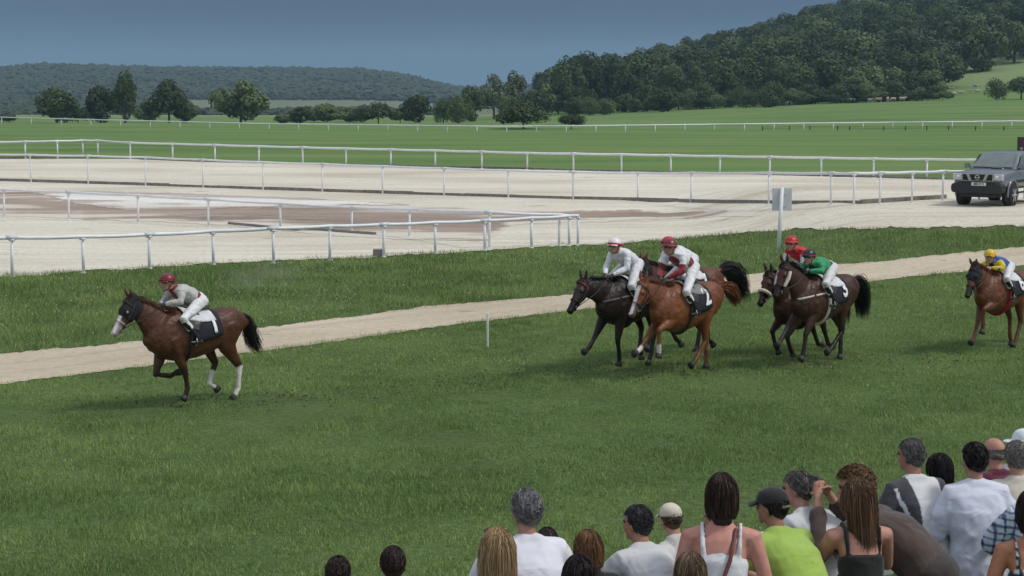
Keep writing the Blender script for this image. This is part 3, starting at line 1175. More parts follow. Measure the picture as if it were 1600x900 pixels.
def text_mesh(s, size=1.0):
    c = bpy.data.curves.new('txt', 'FONT')
    c.body = s
    c.size = size
    c.align_x, c.align_y = 'CENTER', 'CENTER'
    c.offset = 0.03 * size
    o = bpy.data.objects.new('txt', c)
    COL.objects.link(o)
    dg = bpy.context.evaluated_depsgraph_get()
    me = bpy.data.meshes.new_from_object(o.evaluated_get(dg))
    bpy.data.objects.remove(o)
    bpy.data.curves.remove(c)
    return me
# ------------------------------------------------------------------ horses
def coat_mat(name, rough=0.46):
    if name in MATS: return MATS[name]
    m, t, bs, out = new_mat(name)
    a = N(t, 'ShaderNodeAttribute', attribute_name='paint')
    tc = N(t, 'ShaderNodeTexCoord')
    nz = N(t, 'ShaderNodeTexNoise')
    nz.inputs['Scale'].default_value = 5
    nz.inputs['Detail'].default_value = 6
    link(t, tc.outputs['Object'], nz.inputs['Vector'])
    c = mixc(t, 1.0, a.outputs['Color'], ramp(t, nz.outputs['Fac'], [(0.3, (0.74, 0.72, 0.70)), (0.7, (1.18, 1.18, 1.2))]), 'MULTIPLY')
    link(t, c, bs.inputs['Base Color'])
    bs.inputs['Roughness'].default_value = rough
    bs.inputs['Specular IOR Level'].default_value = 0.32
    bs.inputs['Sheen Weight'].default_value = 0.0
    nb = N(t, 'ShaderNodeTexNoise')
    nb.inputs['Scale'].default_value = 11
    nb.inputs['Detail'].default_value = 3
    link(t, tc.outputs['Object'], nb.inputs['Vector'])
    bump(t, bs, nb.outputs['Fac'], 0.035, 0.6)
    MATS[name] = m
    return m


COAT = coat_mat('horse_coat')
leather = mat('black_leather', (0.018, 0.016, 0.015), 0.5, 12, .3, spec=.5)
hood_mat = mat('hood_cloth', (0.012, 0.012, 0.014), 0.8, 20, .3)
white_cloth = mat('white_cloth', (0.62, 0.62, 0.63), 0.85, 14, .12, bump=.006)
fleece = mat('sheepskin', (0.62, 0.57, 0.44), 0.95, 30, .2, bump=.02, bscale=60)
navy_cloth = mat('number_cloth', (0.014, 0.015, 0.022), 0.8, 14, .3)
print_white = mat('number_print', (0.75, 0.75, 0.75), 0.8, 20, .05)
steel = mat('steel', (0.45, 0.45, 0.46), 0.3, 8, .1, metal=1.0)
eye_mat = mat('eye', (0.01, 0.007, 0.005), 0.1, 4, .1, spec=.8)

RINGS = [(.83, 1.24, 1.02, .11), (.78, 1.34, .94, .165), (.68, 1.45, .85, .215), (.52, 1.55, .78, .25), (.36, 1.60, .755, .27), (.18, 1.57, .75, .29),
         (-.02, 1.51, .77, .305), (-.25, 1.50, .83, .305), (-.45, 1.535, .92, .29), (-.62, 1.56, 1.02, .28), (-.78, 1.54, 1.06, .25), (-.92, 1.46, 1.10, .20), (-1.02, 1.36, 1.18, .12)]


def body_at(x, a, off=0.0):
    """point on the barrel at x; a = angle from the top, positive to the left (+y)"""
    xs = [r[0] for r in RINGS][::-1]
    zt, zb, w = (float(np.interp(x, xs, [r[k] for r in RINGS][::-1])) for k in (1, 2, 3))
    c, h = (zt + zb) / 2, (zt - zb) / 2
    return Vector((x, (w + off) * math.sin(a), c + (h + off) * math.cos(a)))


def densify(me):
    import bmesh
    bm = bmesh.new(); bm.from_mesh(me)
    bmesh.ops.triangulate(bm, faces=bm.faces)
    for _ in range(3):
        es = [e for e in bm.edges if e.calc_length() > .045]
        if es: bmesh.ops.subdivide_edges(bm, edges=es, cuts=1)
        bmesh.ops.triangulate(bm, faces=bm.faces)
    bm.to_mesh(me); bm.free()


def make_horse(label, loc, yaw, P):
    """P: pose and colours. local frame: x forward, y left, z up"""
    root = empty('horse', loc, yaw)
    sc_ = P.get('scale', 1.0)
    root.scale = (sc_,) * 3
    tag(root, label, 'horse', 'racehorses at the gallop')
    lat0 = Vector((0, 1, 0))
    m = MB()
    m.loft([(x, 0, (a + b) / 2) for x, a, b, w in RINGS], [(w, (a - b) / 2) for x, a, b, w in RINGS], n=20, side_ref=lat0, power=2.25)
    for sd in (1, -1):
        m.ball((.54, sd * .155, 1.20), (.20, .10, .29), M=Matrix.Rotation(-.25, 3, 'Y'))
        m.ball((-.66, sd * .14, 1.26), (.25, .135, .27))
        m.ball((.70, sd * .095, 1.10), (.13, .09, .18))
    # neck and head
    poll = Vector(P['poll']) + Vector((.09, 0, -.07))
    hp = R(P.get('head', 52))
    yw = R(P.get('turn', 0))
    ax = Vector((math.cos(hp) * math.cos(yw), math.cos(hp) * math.sin(yw), -math.sin(hp)))
    lat = Vector((-math.sin(yw), math.cos(yw), 0))
    perp = lat.cross(ax)                     # points up the forehead side
    if perp.x * ax.x + perp.z < 0: perp = -perp
    def H(s, v=0.0, l=0.0):
        return poll + ax * s + perp * v + lat * l
    nb = Vector((.56, 0, 1.24))
    m.loft([(.55, 0, 1.05), (.70, 0, 1.10), (.76, 0, 1.22), (.74, 0, 1.36)], [(.17, .20), (.175, .17), (.15, .16), (.11, .15)], n=14, side_ref=lat0)
    n2 = Vector((.76, poll.y * .25, nb.z + (poll.z - nb.z) * .36))
    tip = poll + Vector((-.05, 0, -.13))
    n3 = n2.lerp(tip, .55) + Vector((0.0, 0, .02))
    m.loft([nb, n2, n3, tip], [(.16, .35), (.120, .255), (.088, .185), (.075, .14)], n=16, side_ref=lat0)
    hr = [(0.00, .02, .075, .085), (.08, -.02, .092, .125), (.17, -.045, .098, .150), (.26, -.045, .088, .135), (.36, -.030, .070, .102),
          (.46, -.022, .056, .078), (.54, -.022, .056, .070), (.60, -.03, .052, .060)]
    m.loft([H(s, v) for s, v, a, b in hr], [(a, b) for s, v, a, b in hr], n=14, side_ref=lat)
    m.ball(H(.50, -.095), (.045, .04, .04))               # lower jaw, chin
    m.loft([H(.16, -.135), H(.34, -.115), H(.52, -.085)], [.05, .035, .028], n=8)
    for sd in (1, -1):
        m.ball(H(.20, .035, sd * .075), (.035, .025, .03))   # brow
        m.ball(H(.60, .01, sd * .035), (.028, .022, .026))   # nostril rim
        e0 = H(-.03, .065, sd * .05)
        back = P.get('ears', 0.4)
        ed = (perp * (1 - back) - ax * (.5 + back) + lat * sd * .18).normalized()
        m.loft([e0, e0 + ed * .05, e0 + ed * .11, e0 + ed * .165], [.028, .034, .026, .010], n=8)
    # legs
    caps, hoofs, joints = [], [], {}
    def leg(key, top, ts, segs, rads, side, front):
        pts = [Vector(top)]
        yy = side
        for (ln, ang) in segs:
            a = R(ang)
            q = pts[-1] + Vector((math.sin(a) * ln, 0, -math.cos(a) * ln))
            pts.append(q)
        for i, q in enumerate(pts): q.y = side * (.17, .15, .125, .115, .11, .11)[min(i, 5)]
        joints[key] = pts
        P3, RR = [], []
        for i in range(len(pts) - 1):
            ra, rb = rads[i]
            P3.append(pts[i]); RR.append(ra)
            if i < len(pts) - 2:
                P3.append(pts[i].lerp(pts[i + 1], .5)); RR.append(rb)
        P3.append(pts[-1]); RR.append(rads[-1][1])
        m.loft(P3, RR, n=12, side_ref=lat0)
        return pts
    FL = (.40, .275, .125)
    HL = (.37, .43, .36, .135)
    for key, sd in (('fl', 1), ('fr', -1)):
        ang = P[key]
        sh = Vector((.50 + (ang[3] if len(ang) > 3 else 0) * .5, 0, 1.14))
        el = Vector((.43 + (ang[3] if len(ang) > 3 else 0), 0, .93 + (ang[4] if len(ang) > 4 else 0)))
        top = sh
        d = el - sh
        a0 = math.degrees(math.atan2(d.x, -d.z))
        leg(key, top, None, [(d.length, a0), (FL[0], ang[0]), (FL[1], ang[1]), (FL[2], ang[2])],
            [((.10, .15), (.095, .14)), ((.092, .125), (.070, .092)), ((.046, .058), (.034, .044)), ((.040, .048), (.038, .042))], sd, True)
        m.ball(joints[key][2], (.047, .046, .058))
        m.ball(joints[key][3], (.038, .042, .044))
    for key, sd in (('hl', 1), ('hr', -1)):
        ang = P[key]
        leg(key, (-.60, 0, 1.27), None, [(HL[0], ang[0]), (HL[1], ang[1]), (HL[2], ang[2]), (HL[3], ang[3])],
            [((.14, .24), (.13, .215)), ((.105, .160), (.068, .098)), ((.047, .066), (.036, .048)), ((.041, .048), (.040, .044))], sd, False)
        j = joints[key]
        m.ball(j[2], (.045, .058, .062))
        hd = (j[1] - j[2]).normalized()
        m.loft([j[2] + Vector((-.035, 0, .045)), j[2] + Vector((-.01, 0, -.04))], [.03, .03], n=8)
        m.ball(j[3], (.039, .044, .046))
    # tail dock
    tl = P.get('tail', [(-1.0, 1.42), (-1.16, 1.42), (-1.32, 1.26), (-1.42, 1.02), (-1.46, .78)])
    m.loft([(tl[0][0] + .05, 0, tl[0][1]), (tl[1][0], 0, tl[1][1])], [.05, .035], n=8)
    body = fuse(m, 'body', COAT, .0165, root, smooth=5)
    low = min(joints[k_][4].z + (joints[k_][4] - joints[k_][3]).normalized().z * .085 for k_ in joints)
    root.location.z -= low * sc_
    K, dk = P['coat'], P.get('points', P['coat'])
    caps = []
    shade = tuple(v * .62 for v in K)
    for key in ('fl', 'fr', 'hl', 'hr'):
        j = joints[key]
        a, b = (j[2], j[4])
        caps.append((a.lerp(b, .0), b, .075, .10, dk))
    caps.append((H(.50), H(.66), .085, .08, P.get('muzzle', tuple(v * .35 for v in K))))
    for (k2, i0, f0, c2) in P.get('socks', []):
        j = joints[k2]
        caps.append((j[i0].lerp(j[i0 + 1], f0), j[-1], .075, .02, c2))
        if i0 < 3: caps.append((j[3], j[4], .08, .02, c2))
    for (s0, s1, rr, c2) in P.get('face', []):
        caps.append((H(s0, .115 - s0 * .08), H(s1, .05), rr, .02, c2))
    for sd in (1, -1):
        caps.append((H(.64, .02, sd * .04), H(.645, .0, sd * .045), .006, .02, (.01, .008, .008)))
    paint(body.data, K, caps)
    # hooves
    for key in ('fl', 'fr', 'hl', 'hr'):
        j = joints[key]
        d = (j[4] - j[3]).normalized()
        fwd = Vector((-d.z, 0, d.x))
        if fwd.x < 0 and key in P.get('flip', []): fwd = -fwd
        a = j[4] - d * .01
        hb = MB()
        hb.loft([a, a + d * .045 + fwd * .012, a + d * .085 + fwd * .024], [(.047, .050), (.054, .060), (.060, .068)], n=12, side_ref=lat0, cap=False)
        o = hb.build('hoof', mat('hoof_' + P.get('hoofc', 'dark'), {'dark': (.035, .03, .027), 'pale': (.30, .25, .19)}[P.get('hoofc', 'dark')], .6, 14, .3), root)
    for sd in (1, -1):
        MB().ball(H(.205, .022, sd * .088), .019, n=8, m=6).build('eye', eye_mat, root)
    # mane
    rs = np.random.RandomState(P.get('seed', 1))
    crest = []
    for t in np.linspace(0, 1, 34):
        if t < .5: q = Vector((.40, 0, 1.59)).lerp(n2 + Vector((-.07, 0, .215)), t * 2)
        else: q = (n2 + Vector((-.07, 0, .215))).lerp(poll + Vector((-.06, 0, .05)), t * 2 - 1)
        crest.append(q)
    Cv, cc = [], []
    mane_c = np.array(P.get('mane', (.02, .015, .012)))
    nm = 700
    for i in range(nm):
        q = crest[rs.randint(0, 33)].lerp(crest[rs.randint(0, 33)], 0) + Vector(rs.normal(size=3) * .012)
        L = rs.uniform(.10, .19)
        up = rs.uniform(.1, .9) * P.get('manelift', .6)
        dr = Vector((-1.0, rs.uniform(-.6, .9) + poll.y, up)).normalized()
        p1 = q + dr * L * .4
        p2 = p1 + (dr + Vector((0, 0, -.7))).normalized() * L * .35
        p3 = p2 + (dr + Vector((0, 0, -1.6))).normalized() * L * .3
        Cv.append([q, p1, p2, p3]); cc.append(mane_c * rs.uniform(.6, 1.6))
    strands(Cv, .010, np.array(cc), 'mane', root)
    Cv, cc = [], []
    for i in range(60):
        q = H(-.02, .085, rs.uniform(-.02, .02))
        d = (ax * .8 + perp * rs.uniform(.0, .5) + lat * rs.uniform(-.5, .5)).normalized()
        Cv.append([q, q + d * .05, q + d * .09 - perp * .01, q + d * .13 - perp * .03]); cc.append(mane_c * rs.uniform(.6, 1.6))
    strands(Cv, .012, np.array(cc), 'forelock', root)
    # tail
    Cv, cc = [], []
    tc_ = np.array(P.get('tailc', (.015, .012, .010)))
    T = [Vector((x, 0, z)) for x, z in tl]
    for i in range(900):
        off = Vector((rs.normal() * .3, max(-1.7, min(1.7, rs.normal())), max(-1.7, min(1.7, rs.normal()))))
        k0 = rs.uniform(0, .9)
        L = rs.uniform(.65, 1.08)
        c = []
        for s in np.linspace(0, 1, 7):
            f = (k0 * .35 + s * L * (1 - .2 * k0)) * (len(T) - 1)
            f = min(f, len(T) - 1 + .2)
            i0 = min(int(f), len(T) - 2)
            p = T[i0].lerp(T[i0 + 1], f - i0)
            c.append(p + off * (.016 + .075 * math.sin(min(1, s * 1.15) * 2.3) * P.get('tailw', 1.0)))
        Cv.append(c); cc.append(tc_ * rs.uniform(.6, 1.7))
    strands(Cv, .0095, np.array(cc), 'tail', root, taper=.3)
    # ---- tack
    def strap(pts, w, name, mt, parent=root, th=.006, n=6):
        return MB().loft([tuple(p) for p in pts], [(w, th)] * len(pts), n=n, side_ref=None, cap=False).build(name, mt, parent)
    def headring(s, off=.008, tilt=0.0, n=16):
        k = [h[0] for h in hr]
        v, a, b = (float(np.interp(s, k, [h[i] for h in hr])) for i in (1, 2, 3))
        return [H(s + tilt * math.cos(t), v + (b + off) * math.cos(t), (a + off) * math.sin(t)) for t in np.linspace(0, 2 * math.pi, n + 1)]
    strap(headring(.40), .011, 'noseband', P.get('noseband', leather))
    strap(headring(.10, .012, -.02), .011, 'browband', P.get('browband', leather))
    for sd in (1, -1):
        strap([H(.03, -.01, sd * .097), H(.2, -.05, sd * .110), H(.36, -.06, sd * .084), H(.49, -.05, sd * .068)], .010, 'cheek_strap', leather)
        MB().tube([H(.49, -.05, sd * .07) + ax * .02 * math.cos(t) + perp * .02 * math.sin(t) for t in np.linspace(0, 6.283, 9)], .005, n=5).build('bit_ring', steel, root)
    hands = P.get('hands', (.60, 1.66))
    for sd in (1, -1):
        a = H(.49, -.05, sd * .075)
        b = Vector((hands[0] + .05, sd * .07, hands[1]))
        mid = a.lerp(b, .5) + Vector((0, sd * .05, -.03))
        strap([a, a.lerp(mid, .5), mid, mid.lerp(b, .5), b], .010, 'rein', leather)
    if P.get('hood'):
        hm = MB()
        hh = [h for h in hr if h[0] < .30]
        hm.loft([H(-.06, .0)] + [H(s, v) for s, v, a, b in hh], [(.078, .10)] + [(a + .012, b + .012) for s, v, a, b in hh], n=16, side_ref=lat)
        hm.loft([tip.lerp(n3, .35), tip, poll + Vector((-.02, 0, -.06))], [(.095, .165), (.092, .158), (.088, .135)], n=16, side_ref=lat0)
        for sd in (1, -1):
            hm.ball(H(.205, .035, sd * .098), (.045, .028, .045))
        fuse(hm, 'hood', hood_mat, .012, root, smooth=4)
        if P['hood'] == 2:
            for sd in (1, -1):
                MB().ball(H(.225, .04, sd * .118), (.022, .016, .024), n=8, m=6).build('blinker_cup', mat('cup_grey', (.25, .26, .28), .3, 8, .1), root)
    if P.get('cheekpieces'):
        for sd in (1, -1):
            MB().loft([H(.12, -.02, sd * .118), H(.24, -.03, sd * .118), H(.38, -.03, sd * .098)], [(.035, .022), (.042, .026), (.030, .02)], n=10).build('cheek_fleece', fleece, root)
    if P.get('nose_fleece'):
        MB().loft(headring(.37, .02)[0:17], [.034] * 17, n=8, cap=False).build('noseband_fleece', fleece, root)
    # number cloth
    def drape(x0, x1, a0, a1, off, name, mt, nx=8, na=20, tilt=0.0):
        V = []
        for i in range(nx + 1):
            for k in range(na + 1):
                a = a0 + (a1 - a0) * k / na
                x = x0 + (x1 - x0) * i / nx - tilt * abs(a)
                q = body_at(x, a, off + .004 * math.sin(i * 2.1 + k))
                V.append(tuple(q))
        F = [(i * (na + 1) + k, i * (na + 1) + k + 1, (i + 1) * (na + 1) + k + 1, (i + 1) * (na + 1) + k) for i in range(nx) for k in range(na)]
        me = fast_mesh(name, np.array(V), np.array(F), True)
        me.materials.append(mt)
        o = link_mesh(name, me, root)
        sl = o.modifiers.new('thick', 'SOLIDIFY')
        sl.thickness = .012
        sl.offset = 0
        return o
    drape(-.34, .24, -1.75, 1.75, .028, 'number_cloth', P.get('cloth', navy_cloth), tilt=.03)
    if P.get('pad', True):
        drape(-.26, .30, -.95, .95, .045, 'saddle_pad', P.get('padm', white_cloth), tilt=.02)
    if P.get('number'):
        for sd in (1, -1):
            me = text_mesh(P['number'], .36)
            densify(me)
            for v in me.vertices:
                u, w = v.co.x * -sd, v.co.y
                a = sd * (1.12 - w / .32)
                v.co = body_at(-.19 + u - .03 * abs(a), a, .052)
            me.materials.append(print_white)
            ob = link_mesh('number', me, root)
            so = ob.modifiers.new('thick', 'SOLIDIFY'); so.thickness = .004
    sm_ = MB()
    sm_.loft([(-.27, 0, 1.60), (-.18, 0, 1.585), (.0, 0, 1.575), (.17, 0, 1.62), (.25, 0, 1.66)], [(.14, .03), (.13, .035), (.10, .035), (.10, .035), (.05, .03)], n=12, side_ref=lat0)
    sad = sm_.build('saddle', P.get('saddlem', leather), root)
    for sd in (1, -1):
        V = [body_at(x, sd * a, .055) for x, a in ((.26, .5), (-.02, .5), (.02, 1.0), (.10, 1.32), (.26, 1.25), (.33, .9))]
        MB().prism([tuple(v) for v in V], (0, sd * .012, 0)).build('saddle_flap', P.get('saddlem', leather), root, smooth=False, bevel=.004)
    # girth and breastplate
    pts = [body_at(.22, a, .014) for a in np.linspace(1.3, 2 * math.pi - 1.3, 22)]
    MB().loft(pts, [(.012, .045)] * 22, n=6, cap=False, side_ref=None).build('girth', P.get('girth', leather), root)
    if P.get('breast'):
        pts = []
        for t in np.linspace(-1, 1, 19):
            x = .84 - .62 * abs(t) ** 1.6
            a = math.copysign(1, t) * (math.pi - 1.35 - .35 * abs(t)) if abs(t) > .0 else 0
            q = body_at(min(x, .845), (1.75 if t >= 0 else -1.75) * (1 - .18 * abs(t)) if abs(t) > .35 else 0, .016)
            y = math.sin(t * 1.5) * .27
            pts.append(Vector((.90 - .65 * abs(t) ** 2.2, y, 1.20 + .10 * abs(t))))
        MB().loft(pts, [(.006, .022)] * len(pts), n=6, cap=False, side_ref=None).build('breast_strap', P['breast'], root)
    return root, H
# ------------------------------------------------------------------ people
def skin_mat():
    m, t, bs, out = new_mat('skin')
    a = N(t, 'ShaderNodeAttribute', attribute_name='paint')
    tc = N(t, 'ShaderNodeTexCoord')
    nz = N(t, 'ShaderNodeTexNoise')
    nz.inputs['Scale'].default_value = 18
    nz.inputs['Detail'].default_value = 5
    link(t, tc.outputs['Object'], nz.inputs['Vector'])
    c = mixc(t, 1.0, a.outputs['Color'], ramp(t, nz.outputs['Fac'], [(0.3, (0.86, 0.82, 0.80)), (0.7, (1.08, 1.1, 1.1))]), 'MULTIPLY')
    link(t, c, bs.inputs['Base Color'])
    bs.inputs['Roughness'].default_value = 0.55
    bs.inputs['Subsurface Weight'].default_value = 0.0
    bs.inputs['Specular IOR Level'].default_value = 0.35
    return m


SKIN = skin_mat()
SKINC = (.42, .235, .165)


def cloth_mat(name, weave=60, rough=.85, bumpd=.004, fold=.012):
    if name in MATS: return MATS[name]
    m, t, bs, out = new_mat(name)
    a = N(t, 'ShaderNodeAttribute', attribute_name='paint')
    tc = N(t, 'ShaderNodeTexCoord')
    nz = N(t, 'ShaderNodeTexNoise')
    nz.inputs['Scale'].default_value = 7
    nz.inputs['Detail'].default_value = 5
    link(t, tc.outputs['Object'], nz.inputs['Vector'])
    c = mixc(t, 1.0, a.outputs['Color'], ramp(t, nz.outputs['Fac'], [(0.3, (0.92, 0.92, 0.92)), (0.7, (1.05, 1.05, 1.05))]), 'MULTIPLY')
    link(t, c, bs.inputs['Base Color'])
    bs.inputs['Roughness'].default_value = rough
    bs.inputs['Specular IOR Level'].default_value = 0.2
    bs.inputs['Sheen Weight'].default_value = 0.2
    mp = N(t, 'ShaderNodeMapping')
    mp.inputs['Scale'].default_value = (1, 1, 1.5)
    mp.inputs['Rotation'].default_value = (.4, .7, 0)
    link(t, tc.outputs['Object'], mp.inputs[0])
    fz = N(t, 'ShaderNodeTexNoise')
    fz.inputs['Scale'].default_value = 4.5
    fz.inputs['Detail'].default_value = 1.5
    fz.inputs['Distortion'].default_value = 1.6
    link(t, mp.outputs[0], fz.inputs['Vector'])
    bump(t, bs, fz.outputs['Fac'], fold * 1.9, 0.65)
    MATS[name] = m
    return m


CLOTH = cloth_mat('cloth')
SILK = cloth_mat('silk', rough=.5, fold=.022)
boot_mat = mat('boot', (.016, .014, .014), .35, 10, .2, spec=.5)


def head_parts(m, c, f, up, k=1.0):
    """head with face centred at c looking along f"""
    s = f.cross(up).normalized()
    M = Matrix((s, f, up)).transposed()
    def q(x, y, z): return c + M @ Vector((x * k, y * k, z * k))
    m.ball(q(0, -.012, .022), (.076 * k, .098 * k, .098 * k), n=16, m=11, M=M)
    m.ball(q(0, .030, -.055), (.058 * k, .060 * k, .062 * k), n=12, m=8, M=M)
    m.ball(q(0, .078, -.098), (.022 * k, .018 * k, .018 * k), M=M)
    m.loft([q(0, .086, .012), q(0, .106, -.018), q(0, .104, -.030)], [(.010 * k, .010 * k), (.014 * k, .013 * k), (.016 * k, .010 * k)], n=8)
    m.ball(q(0, .087, -.062), (.024 * k, .012 * k, .009 * k), M=M)
    for sd in (1, -1):
        m.ball(q(sd * .078, -.008, -.012), (.010 * k, .020 * k, .031 * k), M=M)
        m.ball(q(sd * .032, .080, .034), (.026 * k, .012 * k, .009 * k), M=M)
        m.ball(q(sd * .042, .062, -.03), (.022 * k, .02 * k, .02 * k), M=M)
    return q, M


def hair_on(root, c, M, k, style, col, col2=None, seed=1, length=.05, n=900, name='hair', cover=0.0, vol=1.0):
    """shell of locks over the skull. style: short, bob, long, bald, curly"""
    rs = np.random.RandomState(seed)
    e = np.array([.082, .104, .102]) * k
    ctr = np.array([0, -.012, .024]) * k
    Mn = np.array([[M[i][j] for j in range(3)] for i in range(3)])
    col = np.array(col)
    col2 = np.array(col2 if col2 is not None else col * 1.6)
    # inner shell
    sh = MB()
    th = {'short': .97, 'curly': 1.0, 'bob': 1.0, 'long': 1.0, 'bald': 1.0}[style] * (1 + (vol - 1) * .35)
    if style != 'bald':
        sh.ball(c + M @ Vector(tuple(ctr + np.array([0, -.008, .006]) * k)), tuple(e * th), n=16, m=11, M=M)
        if style in ('bob', 'long', 'curly', 'short'):
            sh.ball(c + M @ Vector((0, -.052 * k, -.03 * k)), (.066 * k * th, .058 * k * th, .062 * k * th), n=12, m=8, M=M)
    if style in ('bob', 'long'):
        L = .10 if style == 'bob' else length * .8
        sh.loft([c + M @ Vector((0, -.055 * k, -.01 * k)), c + M @ Vector((0, -.066 * k, -.09 * k)), c + M @ Vector((0, -.08 * k, (-.09 - L * .6) * k))], [(.085 * k, .05 * k), (.082 * k, .042 * k), (.06 * k, .03 * k)], n=12, side_ref=M @ Vector((1, 0, 0)))
    if style == 'bald':
        for sd in (1, -1):
            sh.ball(c + M @ Vector((sd * .06 * k, -.045 * k, -.012 * k)), (.026 * k, .05 * k, .038 * k), n=10, m=7, M=M)
        sh.ball(c + M @ Vector((0, -.088 * k, -.02 * k)), (.066 * k, .028 * k, .04 * k), n=12, m=7, M=M)
    ob = fuse(sh, name, HAIR, .009 if k > .8 else .008, root, smooth=2)
    # cut away the face side
    import bmesh
    bm = bmesh.new()
    bm.from_mesh(ob.data)
    kill = []
    for v in bm.verts:
        l = M.transposed() @ (v.co - c) / k
        if cover and l.z > cover: kill.append(v)
        elif l.y > .045 and l.z < .065 + (.0 if style != 'bob' else -.01): kill.append(v)
        elif l.y > .015 and l.z < .0 and style in ('short', 'curly'): kill.append(v)
        elif l.z < -.085 and style in ('short',): kill.append(v)
        elif l.y > .02 and l.z < -.11: kill.append(v)
    bmesh.ops.delete(bm, geom=kill, context='VERTS')
    bm.to_mesh(ob.data)
    bm.free()
    pv = np.array([tuple(v.co) for v in ob.data.vertices])
    nz = np.array([mnoise.noise(Vector((p[0] * 120, p[1] * 120, p[2] * 14))) for p in pv]) if len(pv) else np.zeros(0)
    tt = np.clip(.2 + nz * .7, 0, 1)[:, None]
    color_attr(ob.data, 'paint', (col * .8) * (1 - tt) + (col * .5 + col2 * .5) * tt)
    for v in ob.data.vertices:
        v.co += v.normal * (.004 * mnoise.noise(v.co * 60))
    # locks
    Cv, cc = [], []
    tries = 0
    n = int(n * (2.5 if style in ('long', 'bob') else 1.6))
    while len(Cv) < n and tries < n * 12:
        tries += 1
        d = rs.normal(size=3)
        d /= np.linalg.norm(d)
        if style == 'bald':
            if d[2] > .12 or d[2] < -.6 or d[1] > .1: continue
        else:
            if d[2] < -.55: continue
            if d[1] > .25 and d[2] < .55: continue
            if d[1] > .02 and d[2] < -.05: continue
            if cover and d[2] > cover: continue
        lim = {'short': 1.03, 'curly': 1.08, 'bald': 1.01, 'bob': 1.09, 'long': 1.09}[style] + .30 * (vol - 1) + rs.uniform(-.03, .035)
        p = ctr + e * d * lim
        segs = 8 if style == 'long' else 6
        L = {'short': .042, 'curly': .05, 'bald': .02, 'bob': .135, 'long': length}[style] * rs.uniform(.6, 1.15) * k
        if style in ('short', 'bald'):
            dirv = np.array([d[0] * .5, -.55, -.75]) + rs.normal(size=3) * .4 + d * .25
        elif style == 'curly':
            dirv = rs.normal(size=3) + d * .8
        else:
            dirv = np.array([d[0] * 1.4, -.35 * (1 if d[2] > .3 else .1), -.9]) + rs.normal(size=3) * .22
        pts = [p.copy()]
        vel = dirv / np.linalg.norm(dirv)
        for s in range(segs - 1):
            nn = (p - ctr) / e
            rr = np.linalg.norm(nn)
            nn_ = nn / rr / e
            nn_ /= np.linalg.norm(nn_)
            if rr < lim + .08 and p[2] > -.05 * k:
                vt = vel - nn_ * vel.dot(nn_) * .92
            else:
                vt = vel * np.array([.25, .35, 1.0])
            vt = vt + np.array([0, 0, -.35]) + rs.normal(size=3) * .07 if style in ('bob', 'long') else vt
            vt /= np.linalg.norm(vt) + 1e-9
            p = p + vt * L / (segs - 1)
            nn = (p - ctr) / e
            rr = np.linalg.norm(nn)
            if rr < lim: p = ctr + (p - ctr) / rr * lim
            if p[2] < -.08 * k and style in ('bob', 'long'):
                p[1] = min(p[1], -.045 * k) - .002
                p[0] *= .975 if style == 'long' else .95
            if style == 'bob' and p[2] < -.125 * k: p[2] = -.125 * k + rs.uniform(-.012, .012)
            vel = vt
            pts.append(p.copy())
        w = np.array(pts) @ Mn.T + np.array(tuple(c))
        Cv.append(w)
        t_ = np.clip(rs.beta(1.2, 2.2) + .3 * mnoise.noise(Vector(tuple(d * 3))), 0, 1)
        cc.append(col * (1 - t_) + col2 * t_)
    strands(Cv, .0044 if style in ('long', 'bob') else .0065, np.array(cc), 'hair_locks', ob, taper=.45)
    return ob


def seg_pt(a, b, k): return a + (b - a) * k


